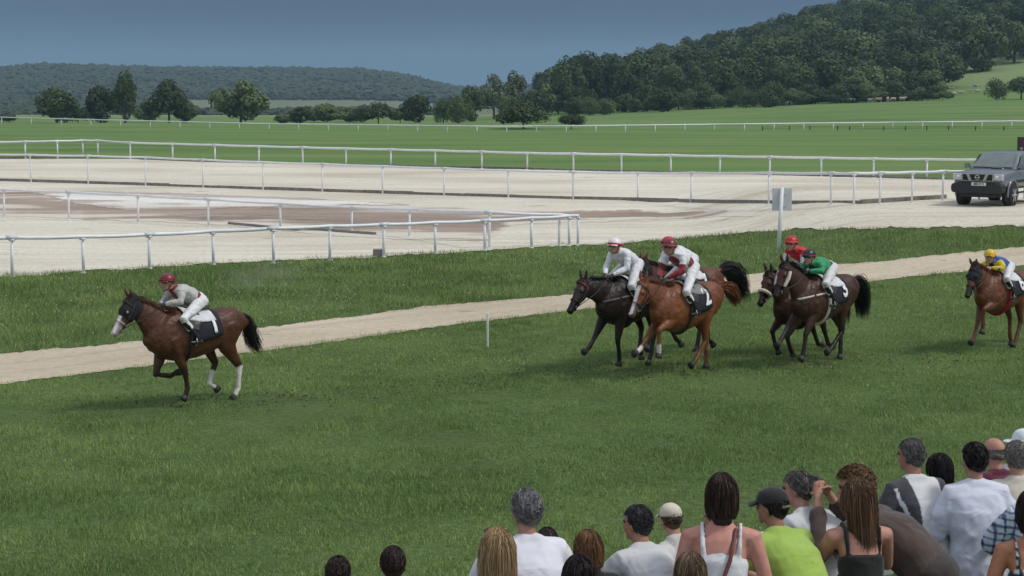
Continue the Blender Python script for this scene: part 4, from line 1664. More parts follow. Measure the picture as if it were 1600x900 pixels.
def make_person(label, loc, yaw, S, cat='person', group='spectators along the white barrier'):
    """standing or leaning person; local frame: x right, y forward. S: style"""
    root = empty('person', loc, yaw)
    k = S.get('scale', 1.0)
    root.scale = (k, k, k)
    tag(root, label, cat, group)
    W = S.get('bulk', 1.0)
    SW = S.get('shw', 1.0)
    lean, crv = R(S.get('lean', 8)), R(S.get('curve', 8))
    side = R(S.get('tilt', 0))
    pel = Vector((0, 0, .95))
    def along(l, a): return Vector((math.sin(side) * l, math.sin(a) * l * math.cos(side), math.cos(a) * l * math.cos(side)))
    waist = pel + along(.15, lean)
    chest = waist + along(.20, lean + crv * .5)
    shc = chest + along(.16, lean + crv)
    nk = shc + along(.055, lean + crv * .6)
    hy, hpit = R(S.get('hturn', 15)), R(S.get('hpitch', -5))
    up = Vector((math.sin(R(S.get('htilt', 0))), -math.sin(hpit) * -1 * 0 + math.sin(R(S.get('hfwd', 5))), 1)).normalized()
    hc = nk + Vector((0, .035 + math.sin(lean) * .05, .165 - .02 * math.sin(lean)))
    f = Vector((-math.sin(hy), math.cos(hy), math.sin(hpit))).normalized()
    f = (f - up * f.dot(up)).normalized()
    RX = Vector((1, 0, 0))
    sdir = Vector((math.cos(side), 0, -math.sin(side)))
    shrug = S.get('shrug', 0.0)
    sh = {1: shc + sdir * .175 * W ** .5 * SW + Vector((0, 0, -.01 + shrug)), -1: shc - sdir * .175 * W ** .5 * SW + Vector((0, 0, -.01 + shrug))}
    arms = {}
    for sd in (1, -1):
        A = S.get('arm_r' if sd > 0 else 'arm_l', S.get('arms', 'rail'))
        s0 = sh[sd]
        if A == 'rail':
            el = s0 + Vector((sd * .07, .15, -.235)); wr = el + Vector((-sd * .13, .20, .02))
        elif A == 'fwd':
            el = s0 + Vector((sd * .06, .20, -.20)); wr = el + Vector((-sd * .04, .245, .02))
        elif A == 'down':
            el = s0 + Vector((sd * .07, -.01, -.275)); wr = el + Vector((-sd * .01, .06, -.245))
        elif A == 'bent':
            el = s0 + Vector((sd * .09, -.02, -.27)); wr = el + Vector((-sd * .10, .22, .0))
        elif A == 'camera':
            el = s0 + Vector((sd * .10, .20, -.16)); wr = hc + Vector((sd * .07 - .0, .20, -.07))
        elif A == 'hip':
            el = s0 + Vector((sd * .15, -.05, -.24)); wr = el + Vector((-sd * .17, .10, -.14))
        elif A == 'side':
            el = s0 + Vector((sd * .20, .10, -.17)); wr = el + Vector((sd * .17, .18, -.02))
        arms[sd] = (s0, el, wr)
    legs = {}
    for sd in (1, -1):
        h = pel + Vector((sd * .095, 0, -.03))
        legs[sd] = (h, Vector((sd * .11, .02, .50)), Vector((sd * .12, -.02, .085)))
    fem = S.get('fem', False)
    m = MB()
    cv_ = .86 if S.get('top', {}).get('kind', 'tee') != 'tank' and S.get('top') else 1.0
    tw = (.158 if not fem else .165), (.132 if not fem else .118), (.158 if not fem else .142), (.165 if not fem else .150)
    m.loft([pel + Vector((0, 0, -.06)), pel, waist, chest, shc + Vector((0, 0, -.03)), shc + along(.035, lean)], [(tw[0] * W * cv_, .115 * W * cv_), (tw[0] * W * cv_, .12 * W * cv_), (tw[1] * W * cv_, .10 * W * cv_), (tw[2] * W * cv_, .115 * W * cv_), (tw[3] * W ** .5 * SW * cv_, .10 * W * cv_), (.085 * cv_, .065 * cv_)], n=18, side_ref=RX, power=2.3)
    m.loft([shc + Vector((0, 0, -.01)), nk, hc + Vector((0, -.02, -.05))], [(.066, .060), (.055, .056), (.053, .056)], n=12)
    q, M = head_parts(m, hc, f, up, .94)
    for sd in (1, -1):
        a, b, c = arms[sd]
        m.loft([a.lerp(shc, .35), a, a.lerp(b, .5), b], [.062 * W ** .5 * cv_, .058 * W ** .5 * cv_, .048 * W ** .5 * (cv_ + .04), .038], n=10)
        m.loft([b, b.lerp(c, .35), c], [.039, .040 * W ** .4, .026], n=10)
        h, kn, an = legs[sd]
        m.loft([h, h.lerp(kn, .4), kn], [.092 * W, .082 * W, .055], n=12)
        m.loft([kn, kn.lerp(an, .3), an], [.055, .058, .036], n=10)
        m.loft([an + Vector((0, -.03, -.045)), an + Vector((0, .06, -.05)), an + Vector((0, .16, -.06))], [.038, .036, .025], n=8)
    body = fuse(m, 'body', SKIN, S.get('voxel', .0115), root, smooth=3)
    hm = MB()
    for sd in (1, -1):
        a, b, c = arms[sd]
        A = S.get('arm_r' if sd > 0 else 'arm_l', S.get('arms', 'rail'))
        pn = Vector((-sd * .3, 0, -1)) if A != 'down' else Vector((-sd, 0, 0))
        if A == 'camera': pn = Vector((-sd, .2, 0))
        hand(hm, c, (c - b), pn, 1.0, .55 if A in ('rail', 'fwd') else .8, side=1 if True else -1)
    join_mesh(body, hm)
    sk = np.array(S.get('skin', SKINC))
    paint(body.data, tuple(sk), [(q(0, .09, -.06), q(0, .092, -.063), .012, .008, tuple(sk * (1.0, .55, .55)))])
    for sd in (1, -1):
        MB().ball(q(sd * .031, .082, .014), .0125, n=8, m=6).build('eye', eye_mat, root)
    # ---- clothes
    G = S.get('top', {})
    if G:
        col = np.array(G['col'])
        t = MB()
        ease = G.get('ease', .018)
        kind = G.get('kind', 'tee')
        low = pel + Vector((0, 0, -G.get('len', .08)))
        if kind == 'tank':
            t.loft([low, pel, waist, chest, shc + Vector((0, 0, -G.get('neck', .10)))], [(tw[0] * W + ease, .12 * W + ease), (tw[0] * W + ease, .12 * W + ease), (tw[1] * W + ease, .10 * W + ease), (tw[2] * W + ease * .8, .115 * W + ease * .8),
                                                                    (tw[3] * W ** .5 * SW * .84 + ease * .3, .10 * W + ease * .6)], n=20, side_ref=RX, power=2.3)
            for sd in (1, -1):
                t.loft([shc + RX * sd * .098 + Vector((0, -.105 * W, -.13)), shc + RX * sd * .105 + Vector((0, -.100 * W, -.04)), shc + RX * sd * .108 + Vector((0, -.052, .045)), shc + RX * sd * .108 + Vector((0, .02, .062)), shc + RX * sd * .105 + Vector((0, .085, -.02))],
                       [(G.get('strap', .016), .014)] * 5, n=8, side_ref=RX)
        else:
            t.loft([low, pel, waist, chest, shc + Vector((0, 0, -.03)), shc + along(.042, lean)], [(tw[0] * W + ease * 1.4, .12 * W + ease * 1.5), (tw[0] * W + ease * 1.4, .12 * W + ease * 1.4), (max(tw[1], .8 * tw[0]) * W + ease * 1.5, .105 * W + ease * 1.6),
                                                                               (tw[2] * W + ease, .115 * W + ease * 1.1), (tw[3] * W ** .5 * SW + ease * .7, .10 * W + ease * .7), (.105 * SW ** .5, .072)], n=20, side_ref=RX, power=2.4)
            sl = G.get('sleeve', .62)
            for sd in (1, -1):
                a, b, c = arms[sd]
                r0 = .062 * W ** .5 + ease * .7
                fl = G.get('flare', .012)
                if sl > 0:
                    if sl <= 1:
                        e = a.lerp(b, sl)
                        t.loft([a.lerp(shc, .5) + Vector((0, 0, -.006)), a.lerp(shc, .12), a.lerp(e, .5), e], [r0 * 1.05, r0, r0 * .97 + fl * .5, .050 * W ** .5 + ease + fl], n=12, cap=True)
                    else:
                        e = b.lerp(c, sl - 1)
                        t.loft([a.lerp(shc, .5), a.lerp(shc, .12), a.lerp(b, .5), b, e], [r0 * 1.05, r0, .052 * W ** .5 + ease, .045 + ease, .036 + ease], n=12)
        o = fuse(t, G.get('name', 'shirt'), G.get('mat', CLOTH), .0115, root, smooth=3, disp=wrinkle(G.get('wr', .006), seed=hash(label) % 50 if False else len(label)))
        Mi = M.transposed()
        paint(o.data, tuple(col), fn=G.get('fn'))
        if G.get('collar'):
            cl = MB()
            cl.loft([nk + Vector((.0, -.0, -.045)), nk + Vector((0, .0, .006))], [(.082, .078), (.070, .068)], n=18, cap=False, side_ref=RX)
            cc = fuse(cl, 'collar', CLOTH, .009, root, smooth=2)
            paint(cc.data, tuple(np.array(G['collar'])))
    B = S.get('bottom', {'col': (.05, .055, .08)})
    if B.get('kind') == 'skirt':
        t = MB()
        t.loft([pel + Vector((0, 0, .12)), pel, Vector((0, 0, .72)), Vector((0, 0, .45))], [(.15 * W, .12 * W), (.20 * W, .17 * W), (.27 * W, .23 * W), (.31 * W, .27 * W)], n=24, side_ref=RX)
        def pleat(co): return .014 * math.sin(math.atan2(co.y, co.x) * 11 + co.z * 2) * min(1, max(0, (1.02 - co.z) * 3))
        o = fuse(t, 'skirt', CLOTH, .013, root, smooth=2, disp=pleat)
        paint(o.data, B['col'])
    else:
        t = MB()
        t.loft([pel + Vector((0, 0, .05)), pel, pel + Vector((0, 0, -.09))], [(tw[0] * W + .012, .12 * W + .014), (tw[0] * W + .015, .125 * W + .014), (.15 * W + .01, .12 * W + .01)], n=18, side_ref=RX)
        for sd in (1, -1):
            h, kn, an = legs[sd]
            t.loft([h, h.lerp(kn, .4), kn, kn.lerp(an, .5), an + Vector((0, 0, .02))], [.103 * W, .095 * W, .072, .068, .062], n=12)
        o = fuse(t, 'trousers', CLOTH, .014, root, smooth=3, disp=wrinkle(.005, seed=3))
        paint(o.data, B['col'])
    for sd in (1, -1):
        an = legs[sd][2]
        MB().loft([an + Vector((0, -.05, -.05)), an + Vector((0, .06, -.048)), an + Vector((0, .18, -.062))], [(.045, .042), (.048, .042), (.036, .026)], n=10).build('shoe', boot_mat, root)
    Hh = S.get('hair')
    if Hh:
        hair_on(root, hc, M, .94, **Hh)
    Cp = S.get('cap')
    if Cp:
        t = MB()
        t.ball(q(0, -.008, .045), (.083, .106, .083), n=18, m=11, M=M)
        if Cp.get('kind') == 'sunhat':
            t = MB()
            t.ball(q(0, -.01, .05), (.095, .115, .088), n=18, m=11, M=M)
            t.ball(q(0, 0, .022), (.175, .19, .018), n=24, m=6, M=M)
        cap = fuse(t, 'cap', CLOTH, .008, root, smooth=2)
        import bmesh
        bm = bmesh.new(); bm.from_mesh(cap.data)
        kill = []
        for v in bm.verts:
            l = M.transposed() @ (v.co - hc)
            if l.z < .018 - (.022 if l.y < 0 else 0) and Cp.get('kind') != 'sunhat': kill.append(v)
        bmesh.ops.delete(bm, geom=kill, context='VERTS'); bm.to_mesh(cap.data); bm.free()
        paint(cap.data, Cp['col'])
        if Cp.get('kind') != 'sunhat':
            pk = MB()
            pts = [(math.sin(a) * .075, .10 + .065 * math.cos(a) * 1.0, .020 - .02 * abs(math.sin(a))) for a in np.linspace(-1.35, 1.35, 9)]
            inner = [(math.sin(a) * .075, .055 + .045 * math.cos(a), .032) for a in np.linspace(-1.35, 1.35, 9)]
            poly = [tuple(q(*p)) for p in pts] + [tuple(q(*p)) for p in inner[::-1]]
            pk.prism(poly, up * .006)
            o = pk.build('peak', CLOTH, root, smooth=False)
            paint(o.data, Cp.get('peak', Cp['col']))
            st = MB()
            st.loft([q(math.sin(a) * .089, -.010 - math.cos(a) * .112, .006) for a in np.linspace(-.55, .55, 9)], [(.004, .010)] * 9, n=6)
            o = st.build('cap_strap', CLOTH, root)
            paint(o.data, Cp.get('strapc', (.05, .05, .05)))
    return root, dict(q=q, M=M, hc=hc, shc=shc, nk=nk, chest=chest, waist=waist, pel=pel, arms=arms, f=f, up=up, W=W)


# ------------------------------------------------------------------ jockeys
def make_jockey(label, horse_loc, yaw, hs, J):
    """crouched rider in the horse's frame (x forward, y left)"""
    root = empty('person', horse_loc, yaw)
    root.scale = (hs,) * 3
    tag(root, label, 'jockey', 'jockeys riding in the race')
    r = J.get('rise', 0.0)
    fwd = J.get('fwd', 0.0)
    lat = Vector((0, 1, 0))
    hip = Vector((-.13 + fwd, 0, 1.74 + r))
    lean = R(J.get('lean', 62) + 19)
    def al(l, a): return Vector((math.sin(a) * l, 0, math.cos(a) * l))
    waist = hip + al(.15, lean - .1)
    chest = waist + al(.18, lean)
    shc = chest + al(.14, lean + .1)
    nk = shc + al(.07, lean - .35)
    hc = nk + Vector((.105, 0, .085))
    hy = R(J.get('hturn', 0))
    f = Vector((math.cos(hy), math.sin(hy), -.15)).normalized()
    up = Vector((-.05, J.get('htilt', 0), 1)).normalized()
    f = (f - up * f.dot(up)).normalized()
    hd = J.get('hands', (.60, 1.66))
    m = MB()
    m.loft([hip - al(.07, lean), hip, waist, chest, shc, shc + al(.04, lean)], [(.13, .10), (.155, .125), (.125, .10), (.145, .11), (.15, .095), (.07, .06)], n=16, side_ref=lat)
    m.loft([shc, nk, hc - f * .01 - up * .05], [.06, .052, .05], n=10)
    q, M = head_parts(m, hc, f, up, 1.08)
    A, L = {}, {}
    for sd in (1, -1):
        s0 = shc + lat * sd * .165 + Vector((-.01, 0, -.01))
        wr = Vector((hd[0], sd * .075, hd[1]))
        mid = s0.lerp(wr, .5)
        el = mid + Vector((-.07, sd * .10, -.06))
        A[sd] = (s0, el, wr)
        h = hip + lat * sd * .10
        foot = Vector((.10, sd * .33, 1.12))
        kn = Vector((.36, sd * .29, 1.46))
        L[sd] = (h, kn, foot)
        m.loft([s0.lerp(shc, .3), s0, s0.lerp(el, .5), el], [.055, .052, .043, .036], n=10)
        m.loft([el, el.lerp(wr, .35), wr], [.036, .038, .026], n=10)
        m.loft([h, h.lerp(kn, .5), kn], [.09, .072, .046], n=12)
        m.loft([kn, kn.lerp(foot, .35), foot], [.046, .046, .034], n=10)
        m.loft([foot + Vector((-.06, 0, -.04)), foot + Vector((.04, 0, -.05)), foot + Vector((.15, 0, -.045))], [.033, .033, .024], n=8)
    body = fuse(m, 'body', SKIN, .014, root, smooth=3)
    hm = MB()
    for sd in (1, -1):
        s0, el, wr = A[sd]
        hand(hm, wr, (wr - el) + Vector((.1, 0, 0)), Vector((0, -sd * .6, -1)), .95, 1.0)
    join_mesh(body, hm)
    skc = np.array(J.get('skin', SKINC))
    paint(body.data, tuple(skc), [(A[s][2], A[s][2] + Vector((.14, 0, -.02)), .06, .01, J.get('glove', (.02, .02, .02))) for s in (1, -1)] +
          [(q(0, .09, -.06), q(0, .092, -.063), .012, .008, tuple(skc * (1, .5, .5)))])
    for sd in (1, -1):
        MB().ball(q(sd * .031, .080, .014), .013, n=8, m=6).build('eye', eye_mat, root)
    t = MB()
    e = .02
    t.loft([hip + al(.02, lean), waist, chest, shc + al(-.01, lean), shc + al(.045, lean)], [(.15, .12), (.14 + e, .115 + e), (.155 + e, .12 + e), (.15 + e, .095 + e), (.09, .075)], n=18, side_ref=lat)
    for sd in (1, -1):
        s0, el, wr = A[sd]
        t.loft([s0.lerp(shc, .5), s0, s0.lerp(el, .5), el, el.lerp(wr, .5), el.lerp(wr, .86)], [.075, .072, .064, .058, .052, .040], n=12)
    jk = fuse(t, 'silks', SILK, .014, root, smooth=3, disp=wrinkle(.009, 13, 13, seed=J.get('seed', 1)))
    ctx = dict(A=A, hip=hip, waist=waist, chest=chest, shc=shc, lean=lean)
    paint(jk.data, J['silk'], caps=J['pattern'](ctx) if 'pattern' in J else ())
    t = MB()
    t.loft([hip - al(.08, lean), hip, waist - al(.03, lean)], [(.135, .105), (.165, .135), (.135, .11)], n=16, side_ref=lat)
    for sd in (1, -1):
        h, kn, foot = L[sd]
        t.loft([h, h.lerp(kn, .5), kn, kn.lerp(foot, .45)], [.108, .092, .074, .060], n=12)
    br = fuse(t, 'breeches', SILK, .014, root, smooth=3, disp=wrinkle(.005, 12, 12, seed=4))
    paint(br.data, J.get('breeches', (.70, .70, .70)))
    for sd in (1, -1):
        h, kn, foot = L[sd]
        b = MB()
        b.loft([kn.lerp(foot, .16), kn.lerp(foot, .5), foot], [.060, .057, .042], n=12)
        b.loft([foot + Vector((-.06, 0, -.04)), foot + Vector((.04, 0, -.05)), foot + Vector((.15, 0, -.045))], [(.036, .040), (.040, .038), (.028, .026)], n=10)
        fuse(b, 'boot', boot_mat, .012, root, smooth=3)
        MB().tube([foot + Vector((.06, sd * .045, -.095)), foot + Vector((.06, sd * .05, -.02)), foot + Vector((.05, sd * .0, .06)), foot + Vector((.06, -sd * .05, -.02)), foot + Vector((.06, -sd * .045, -.095)), foot + Vector((.06, sd * .045, -.095))], .008, n=6).build('stirrup', steel, root)
        MB().tube([foot + Vector((.05, 0, .06)), kn.lerp(foot, .5) + Vector((-.08, -sd * .06, .05)), Vector((.12, sd * .14, 1.58))], .012, n=6).build('stirrup_leather', leather, root)
    # helmet, cap cover, goggles
    t = MB()
    t.ball(q(0, -.01, .048), (.118, .138, .110), n=20, m=12, M=M)
    hel = fuse(t, 'helmet', mat('silk_cap' + str(J['cap']), J['cap'], .35, 16, .12, bump=.004, spec=.5), .009, root, smooth=2)
    import bmesh
    bm = bmesh.new(); bm.from_mesh(hel.data)
    kill = [v for v in bm.verts if (M.transposed() @ (v.co - hc)).z < (.022 if (M.transposed() @ (v.co - hc)).y > 0 else -.012)]
    bmesh.ops.delete(bm, geom=kill, context='VERTS'); bm.to_mesh(hel.data); bm.free()
    pts = [(math.sin(a) * .098, .075 + .075 * math.cos(a), .028 - .012 * abs(math.sin(a))) for a in np.linspace(-1.3, 1.3, 9)]
    inner = [(math.sin(a) * .095, .05 + .06 * math.cos(a), .036) for a in np.linspace(-1.3, 1.3, 9)]
    MB().prism([tuple(q(*p)) for p in pts] + [tuple(q(*p)) for p in inner[::-1]], up * .008).build('peak', mat('peak' + str(J.get('peak', J['cap'])), J.get('peak', J['cap']), .5, 10, .1), root, smooth=False)
    band = [q(math.sin(a) * .110, -.01 + math.cos(a) * .130, .036 + .012 * math.cos(a)) for a in np.linspace(0, 2 * math.pi, 25)]
    MB().loft(band, [(J.get('bandw', .013), .009)] * 25, n=6, cap=False, side_ref=up).build('goggles_band', mat('band' + str(J.get('band', (.02, .02, .02))), J.get('band', (.02, .02, .02)), .5, 8, .1), root)
    if J.get('goggles', True):
        gg = MB()
        gg.loft([q(x, .088 - abs(x) * .25, .016) for x in (-.062, -.03, 0, .03, .062)], [(.008, .018), (.01, .022), (.008, .014), (.01, .022), (.008, .018)], n=8)
        gg.build('goggles', mat('goggle_lens', (.03, .03, .035), .15, 6, .1, spec=.8), root)
    MB().tube([q(.078, .0, .0), q(.06, .04, -.085), q(0, .055, -.115), q(-.06, .04, -.085), q(-.078, 0, 0)], .006, n=5).build('chin_strap', leather, root)
    # whip
    if J.get('whip', True):
        wr = A[-1][2] if J.get('whip') != 'l' else A[1][2]
        MB().loft([wr + Vector((.10, 0, .02)), wr + Vector((-.15, -.12, .02)), wr + Vector((-.45, -.22, .02))], [.008, .006, .004], n=6).build('whip', leather, root)
    return root
# ------------------------------------------------------------------ the race
MAROON, SILVER, WHITE = (.20, .012, .022), (.46, .45, .42), (.68, .68, .69)
BAY, CHEST, DARK = (.080, .029, .013), (.165, .054, .019), (.022, .014, .011)
BLACKP = (.018, .013, .011)


def pair(hlabel, jlabel, px, py, yaw, P, J):
    loc = at(px, py)
    P.setdefault('hands', J.get('hands', (.60, 1.66)))
    J.setdefault('hands', P['hands'])
    h, H = make_horse(hlabel, loc, R(yaw), P)
    make_jockey(jlabel, h.location.copy(), R(yaw), P.get('scale', 1.0), J)
    return h


def pat_silver(c):
    A = c['A']
    return [(c['chest'] + Vector((.10, 0, -.10)), c['shc'] + Vector((.10, 0, -.08)), .09, .02, MAROON), (c['waist'], c['hip'], .135, .01, MAROON) if False else (c['hip'] + Vector((.03, -.2, .06)), c['hip'] + Vector((.03, .2, .06)), .085, .01, MAROON),
            (c['shc'] + Vector((.06, 0, .10)), c['shc'] + Vector((.08, 0, .08)), .09, .01, MAROON)]


def pat_maroon(c):
    A = c['A']
    out = [(c['waist'].lerp(c['chest'], .1) + Vector((0, -.2, 0)), c['waist'].lerp(c['chest'], .1) + Vector((0, .2, 0)), .085, .01, MAROON),
           (c['chest'] + Vector((.06, 0, -.12)), c['shc'] + Vector((.06, 0, -.10)), .10, .02, MAROON)]
    for s in (1, -1):
        out.append((A[s][1].lerp(A[s][0], .15), A[s][2], .085, .01, MAROON))
    out.append((A[-1][0], A[-1][1], .0, .001, WHITE))
    return out


def pat_red(c):
    A = c['A']
    return [(A[s][0].lerp(A[s][1], .35), A[s][0].lerp(A[s][1], .55), .075, .01, WHITE) for s in (1, -1)]


def pat_green(c):
    return [(c['waist'], c['hip'], .15, .01, (.015, .02, .018)), (c['chest'] + Vector((.1, 0, -.1)), c['shc'] + Vector((.1, 0, -.1)), .08, .02, (.012, .012, .012))] + \
        [(c['A'][s][1].lerp(c['A'][s][2], .2), c['A'][s][2], .0, .01, (.02, .24, .09)) for s in (1, -1)]


def pat_yellow(c):
    A = c['A']
    return [(A[s][0].lerp(A[s][1], .1), A[s][2], .085, .01, (.62, .46, .02)) for s in (1, -1)] + [(A[s][0].lerp(A[s][1], .05), A[s][1], .09, .01, (.62, .46, .02)) for s in (1, -1)] + \
        [(c['chest'] + Vector((.1, 0, -.12)), c['shc'] + Vector((.12, 0, -.1)), .09, .01, (.012, .014, .03))]


pair('bay racehorse in a black hood with white nose, galloping alone in the lead', 'jockey in silver and maroon silks and a plain maroon cap, riding alone in the lead', 302, 632, 224, dict(
    seed=1, coat=BAY, points=(.035, .016, .010), poll=(1.02, -.02, 1.86), head=54, ears=.1, fl=(-25, -10, 22, -.03), fr=(20, -78, -112, .06), hl=(2, -36, 4, 30), hr=(44, -26, 22, -62),
    socks=[('hl', 2, .12, (.62, .59, .54)), ('hr', 2, .55, (.55, .52, .47))], face=[(.30, .62, .055, (.60, .57, .54))], muzzle=(.30, .24, .22), mane=(.13, .065, .035),
    hood=2, number='1', cloth=navy_cloth, saddlem=leather, hands=(.56, 1.70), noseband=mat('pale_strap', (.4, .4, .4), .6, 9, .1),
    tail=[(-1.0, 1.38), (-1.09, 1.30), (-1.15, 1.12), (-1.20, .96), (-1.30, .84)]),
    dict(silk=SILVER, pattern=pat_silver, cap=(.17, .010, .018), lean=48, fwd=-.0, rise=-.03, seed=2, hturn=12, band=(.14, .012, .018), whip=False))

pair('almost black racehorse with red browband, leftmost of the bunched three', 'jockey in all white silks with a white cap banded in red', 982, 575, 232, dict(
    seed=2, coat=DARK, points=(.012, .010, .010), poll=(1.16, -.05, 1.66), head=50, turn=-6, ears=.3, scale=1.04, fl=(8, -14, -4, .03), fr=(44, 46, 62, .10), hl=(24, -22, 12, 20), hr=(40, -30, 10, -20),
    number='4', hands=(.62, 1.66), browband=mat('red_strap', (.35, .04, .05), .6, 9, .1), breast=mat('grey_strap', (.12, .12, .12), .7, 9, .1), mane=(.01, .009, .009), padm=white_cloth),
    dict(silk=WHITE, cap=(.70, .70, .71), band=(.45, .012, .02), bandw=.024, lean=46, rise=.06, seed=3, hturn=8, breeches=(.66, .66, .68)))

pair('dark chestnut racehorse behind the bunched pair, only its rump and tail clear', 'jockey in a bright red cap, mostly hidden behind the rider in maroon and white', 1068, 556, 226, dict(
    seed=3, coat=(.12, .038, .016), points=BLACKP, poll=(1.10, .05, 1.80), head=46, scale=1.05, fl=(10, -40, -60, .03), fr=(30, 20, 30, .08), hl=(40, -20, -10, -60), hr=(20, -25, 15, 20),
    hood=1, number='7', hands=(.60, 1.70), mane=(.01, .009, .009), padm=white_cloth, tail=[(-1.0, 1.44), (-1.2, 1.50), (-1.45, 1.40), (-1.65, 1.20), (-1.78, .98)], tailw=1.25),
    dict(silk=WHITE, pattern=None, cap=(.42, .018, .028), lean=52, rise=.0, seed=4) | {'pattern': lambda c: ()})

pair('bright chestnut racehorse with a white blaze, nearest and foremost of the bunched three', 'jockey in white silks with maroon forearms and back panel and a maroon cap', 1068, 586, 230, dict(
    seed=4, coat=CHEST, points=(.15, .055, .022), poll=(1.02, -.03, 1.72), head=56, turn=-4, ears=.5, scale=1.04, fl=(70, -4, -4, .10, .06), fr=(56, 52, 66, .12), hl=(32, -8, 42, 50), hr=(0, -38, 0, 5),
    socks=[('fr', 3, .2, (.55, .50, .44)), ('fl', 3, .3, (.5, .45, .40))], face=[(.06, .58, .034, (.62, .58, .55))], mane=(.17, .065, .026), tailc=(.17, .065, .026),
    tail=[(-1.0, 1.40), (-1.18, 1.42), (-1.36, 1.36), (-1.5, 1.26), (-1.6, 1.12)], tailw=.7, number='2', padm=mat('grey_pad', (.20, .20, .20), .8, 9, .2), hands=(.62, 1.70), muzzle=(.10, .06, .045)),
    dict(silk=WHITE, pattern=pat_maroon, cap=(.16, .010, .018), band=(.30, .10, .08), lean=44, rise=.10, seed=5, hturn=14, skin=(.36, .20, .14), breeches=(.70, .70, .70)))

pair('dark bay racehorse with a pale sheepskin noseband, half hidden behind another bay', 'jockey in red silks with a white armband and a red cap', 1254, 553, 230, dict(
    seed=5, coat=(.050, .019, .010), points=BLACKP, poll=(1.06, .0, 1.86), head=58, ears=.2, scale=1.05, fl=(40, -30, -40, .06), fr=(58, -20, -40, .08), hl=(50, -30, -30, -70), hr=(44, -30, -30, -80), nose_fleece=True,
    number='5', hands=(.60, 1.70), mane=(.01, .009, .009)),
    dict(silk=(.50, .014, .022), pattern=pat_red, cap=(.42, .010, .018), band=(.5, .1, .1), lean=46, rise=.20, seed=6, hturn=5))

pair('dark bay racehorse with pale sheepskin cheekpieces and a white breast strap', 'jockey in emerald green silks with a black cap banded in red', 1283, 570, 228, dict(
    seed=6, coat=(.050, .019, .010), points=BLACKP, poll=(1.02, -.03, 1.90), head=60, turn=-3, ears=.3, scale=1.04, fl=(32, 8, 20, .06), fr=(60, 48, 48, .10), hl=(30, -6, 50, 56), hr=(2, -34, 2, 8), cheekpieces=True,
    number='3', breast=fleece, girth=fleece, hands=(.58, 1.70), mane=(.01, .009, .009), tail=[(-1.0, 1.40), (-1.14, 1.40), (-1.28, 1.26), (-1.34, 1.02), (-1.36, .80)]),
    dict(silk=(.02, .27, .10), pattern=pat_green, cap=(.012, .012, .013), band=(.25, .02, .03), lean=60, rise=-.04, fwd=-.04, seed=7, hturn=10, breeches=(.62, .60, .60)))

pair('red chestnut racehorse in a black hood, last and cut by the right edge', 'jockey in yellow and blue silks with a yellow cap', 1562, 546, 228, dict(
    seed=7, coat=(.125, .042, .018), points=(.10, .036, .017), poll=(.98, .0, 1.78), head=60, ears=.1, fl=(78, 0, 4, .10, .05), fr=(30, 30, 46, .06), hl=(22, -20, 26, 34), hr=(30, -30, 0, -20), hood=1,
    number='6', hands=(.58, 1.68), mane=(.16, .06, .03), padm=white_cloth, girth=mat('red_girth', (.32, .01, .02), .7, 9, .1), muzzle=(.03, .02, .018)),
    dict(silk=(.015, .07, .30), pattern=pat_yellow, cap=(.66, .43, .015), band=(.5, .36, .02), goggles=False, lean=60, rise=-.08, seed=8, hturn=20, glove=SKINC, breeches=(.66, .66, .68)))
# ------------------------------------------------------------------ barrier and spectators
GREYHAIR, BLACKH, BROWNH = (.11, .105, .10), (.014, .011, .010), (.040, .022, .014)


def person_px(label, hx, htop, Y, S):
    """person whose head top appears at a pixel, standing at distance Y"""
    yaw = R(S.pop('yaw', 10))
    # rough offset of the head top from the feet for this posture
    ln, cv = R(S.get('lean', 8)), R(S.get('curve', 8))
    k = S.get('scale', 1.0)
    hf = math.sin(ln) * .15 + math.sin(ln + cv * .5) * .2 + math.sin(ln + cv) * .16 + .07
    hz = .95 + math.cos(ln) * .15 + math.cos(ln + cv * .5) * .2 + math.cos(ln + cv) * .16 + .05 + .285 - .02 * math.sin(ln)
    d = ray(hx, htop)
    kk = Y / d.y
    head = Vector((d.x * kk, Y, CAM_H + d.z * kk))
    x = head.x + math.sin(yaw) * hf * k
    y = Y - math.cos(yaw) * hf * k
    gzz = gz(x, y)
    S['scale'] = (head.z - gzz) / hz
    S.setdefault('_', 0)
    print('%-60s scale %.2f' % (label[:60], S['scale']))
    return make_person(label, (x, y, gzz), yaw, S)


def barrier():
    """white barrier the spectators lean on"""
    A, B = at(-260, 0, Y=9.6), at(2050, 0, Y=15.0)
    A, B = Vector((-3.2, 8.7, 0)), Vector((4.1, 14.8, 0))
    root = empty('barrier', (A.x, A.y, gz(A.x, A.y)))
    tag(root, 'white barrier with a flat top rail that the spectators lean on', 'barrier')
    o = Vector(root.location)
    n = 6
    d = (B - A).normalized()
    for i in range(n):
        a, b = A.lerp(B, i / n), A.lerp(B, (i + 1) / n)
        a.z = b.z = 1.15
        c = (a + b) / 2 - o
        L = (b - a).length
        rz = math.atan2(d.y, d.x)
        MB().box(c + Vector((0, 0, .98)), (L - .01, .11, .05), rz=rz).build('top_rail', mat('barrier_white', (.55, .56, .57), .5, 5, .2), root, smooth=False, bevel=.006)
        MB().box(c + Vector((0, 0, .55)), (L - .2, .03, .10), rz=rz).build('mid_rail', MATS['barrier_white'], root, smooth=False, bevel=.004)
        MB().box(a - o + Vector((0, 0, .47)), (.08, .08, .96), rz=rz).build('post', MATS['barrier_white'], root, smooth=False, bevel=.004)
    return A, B


barrier()


def fold_lines(co, col): return col


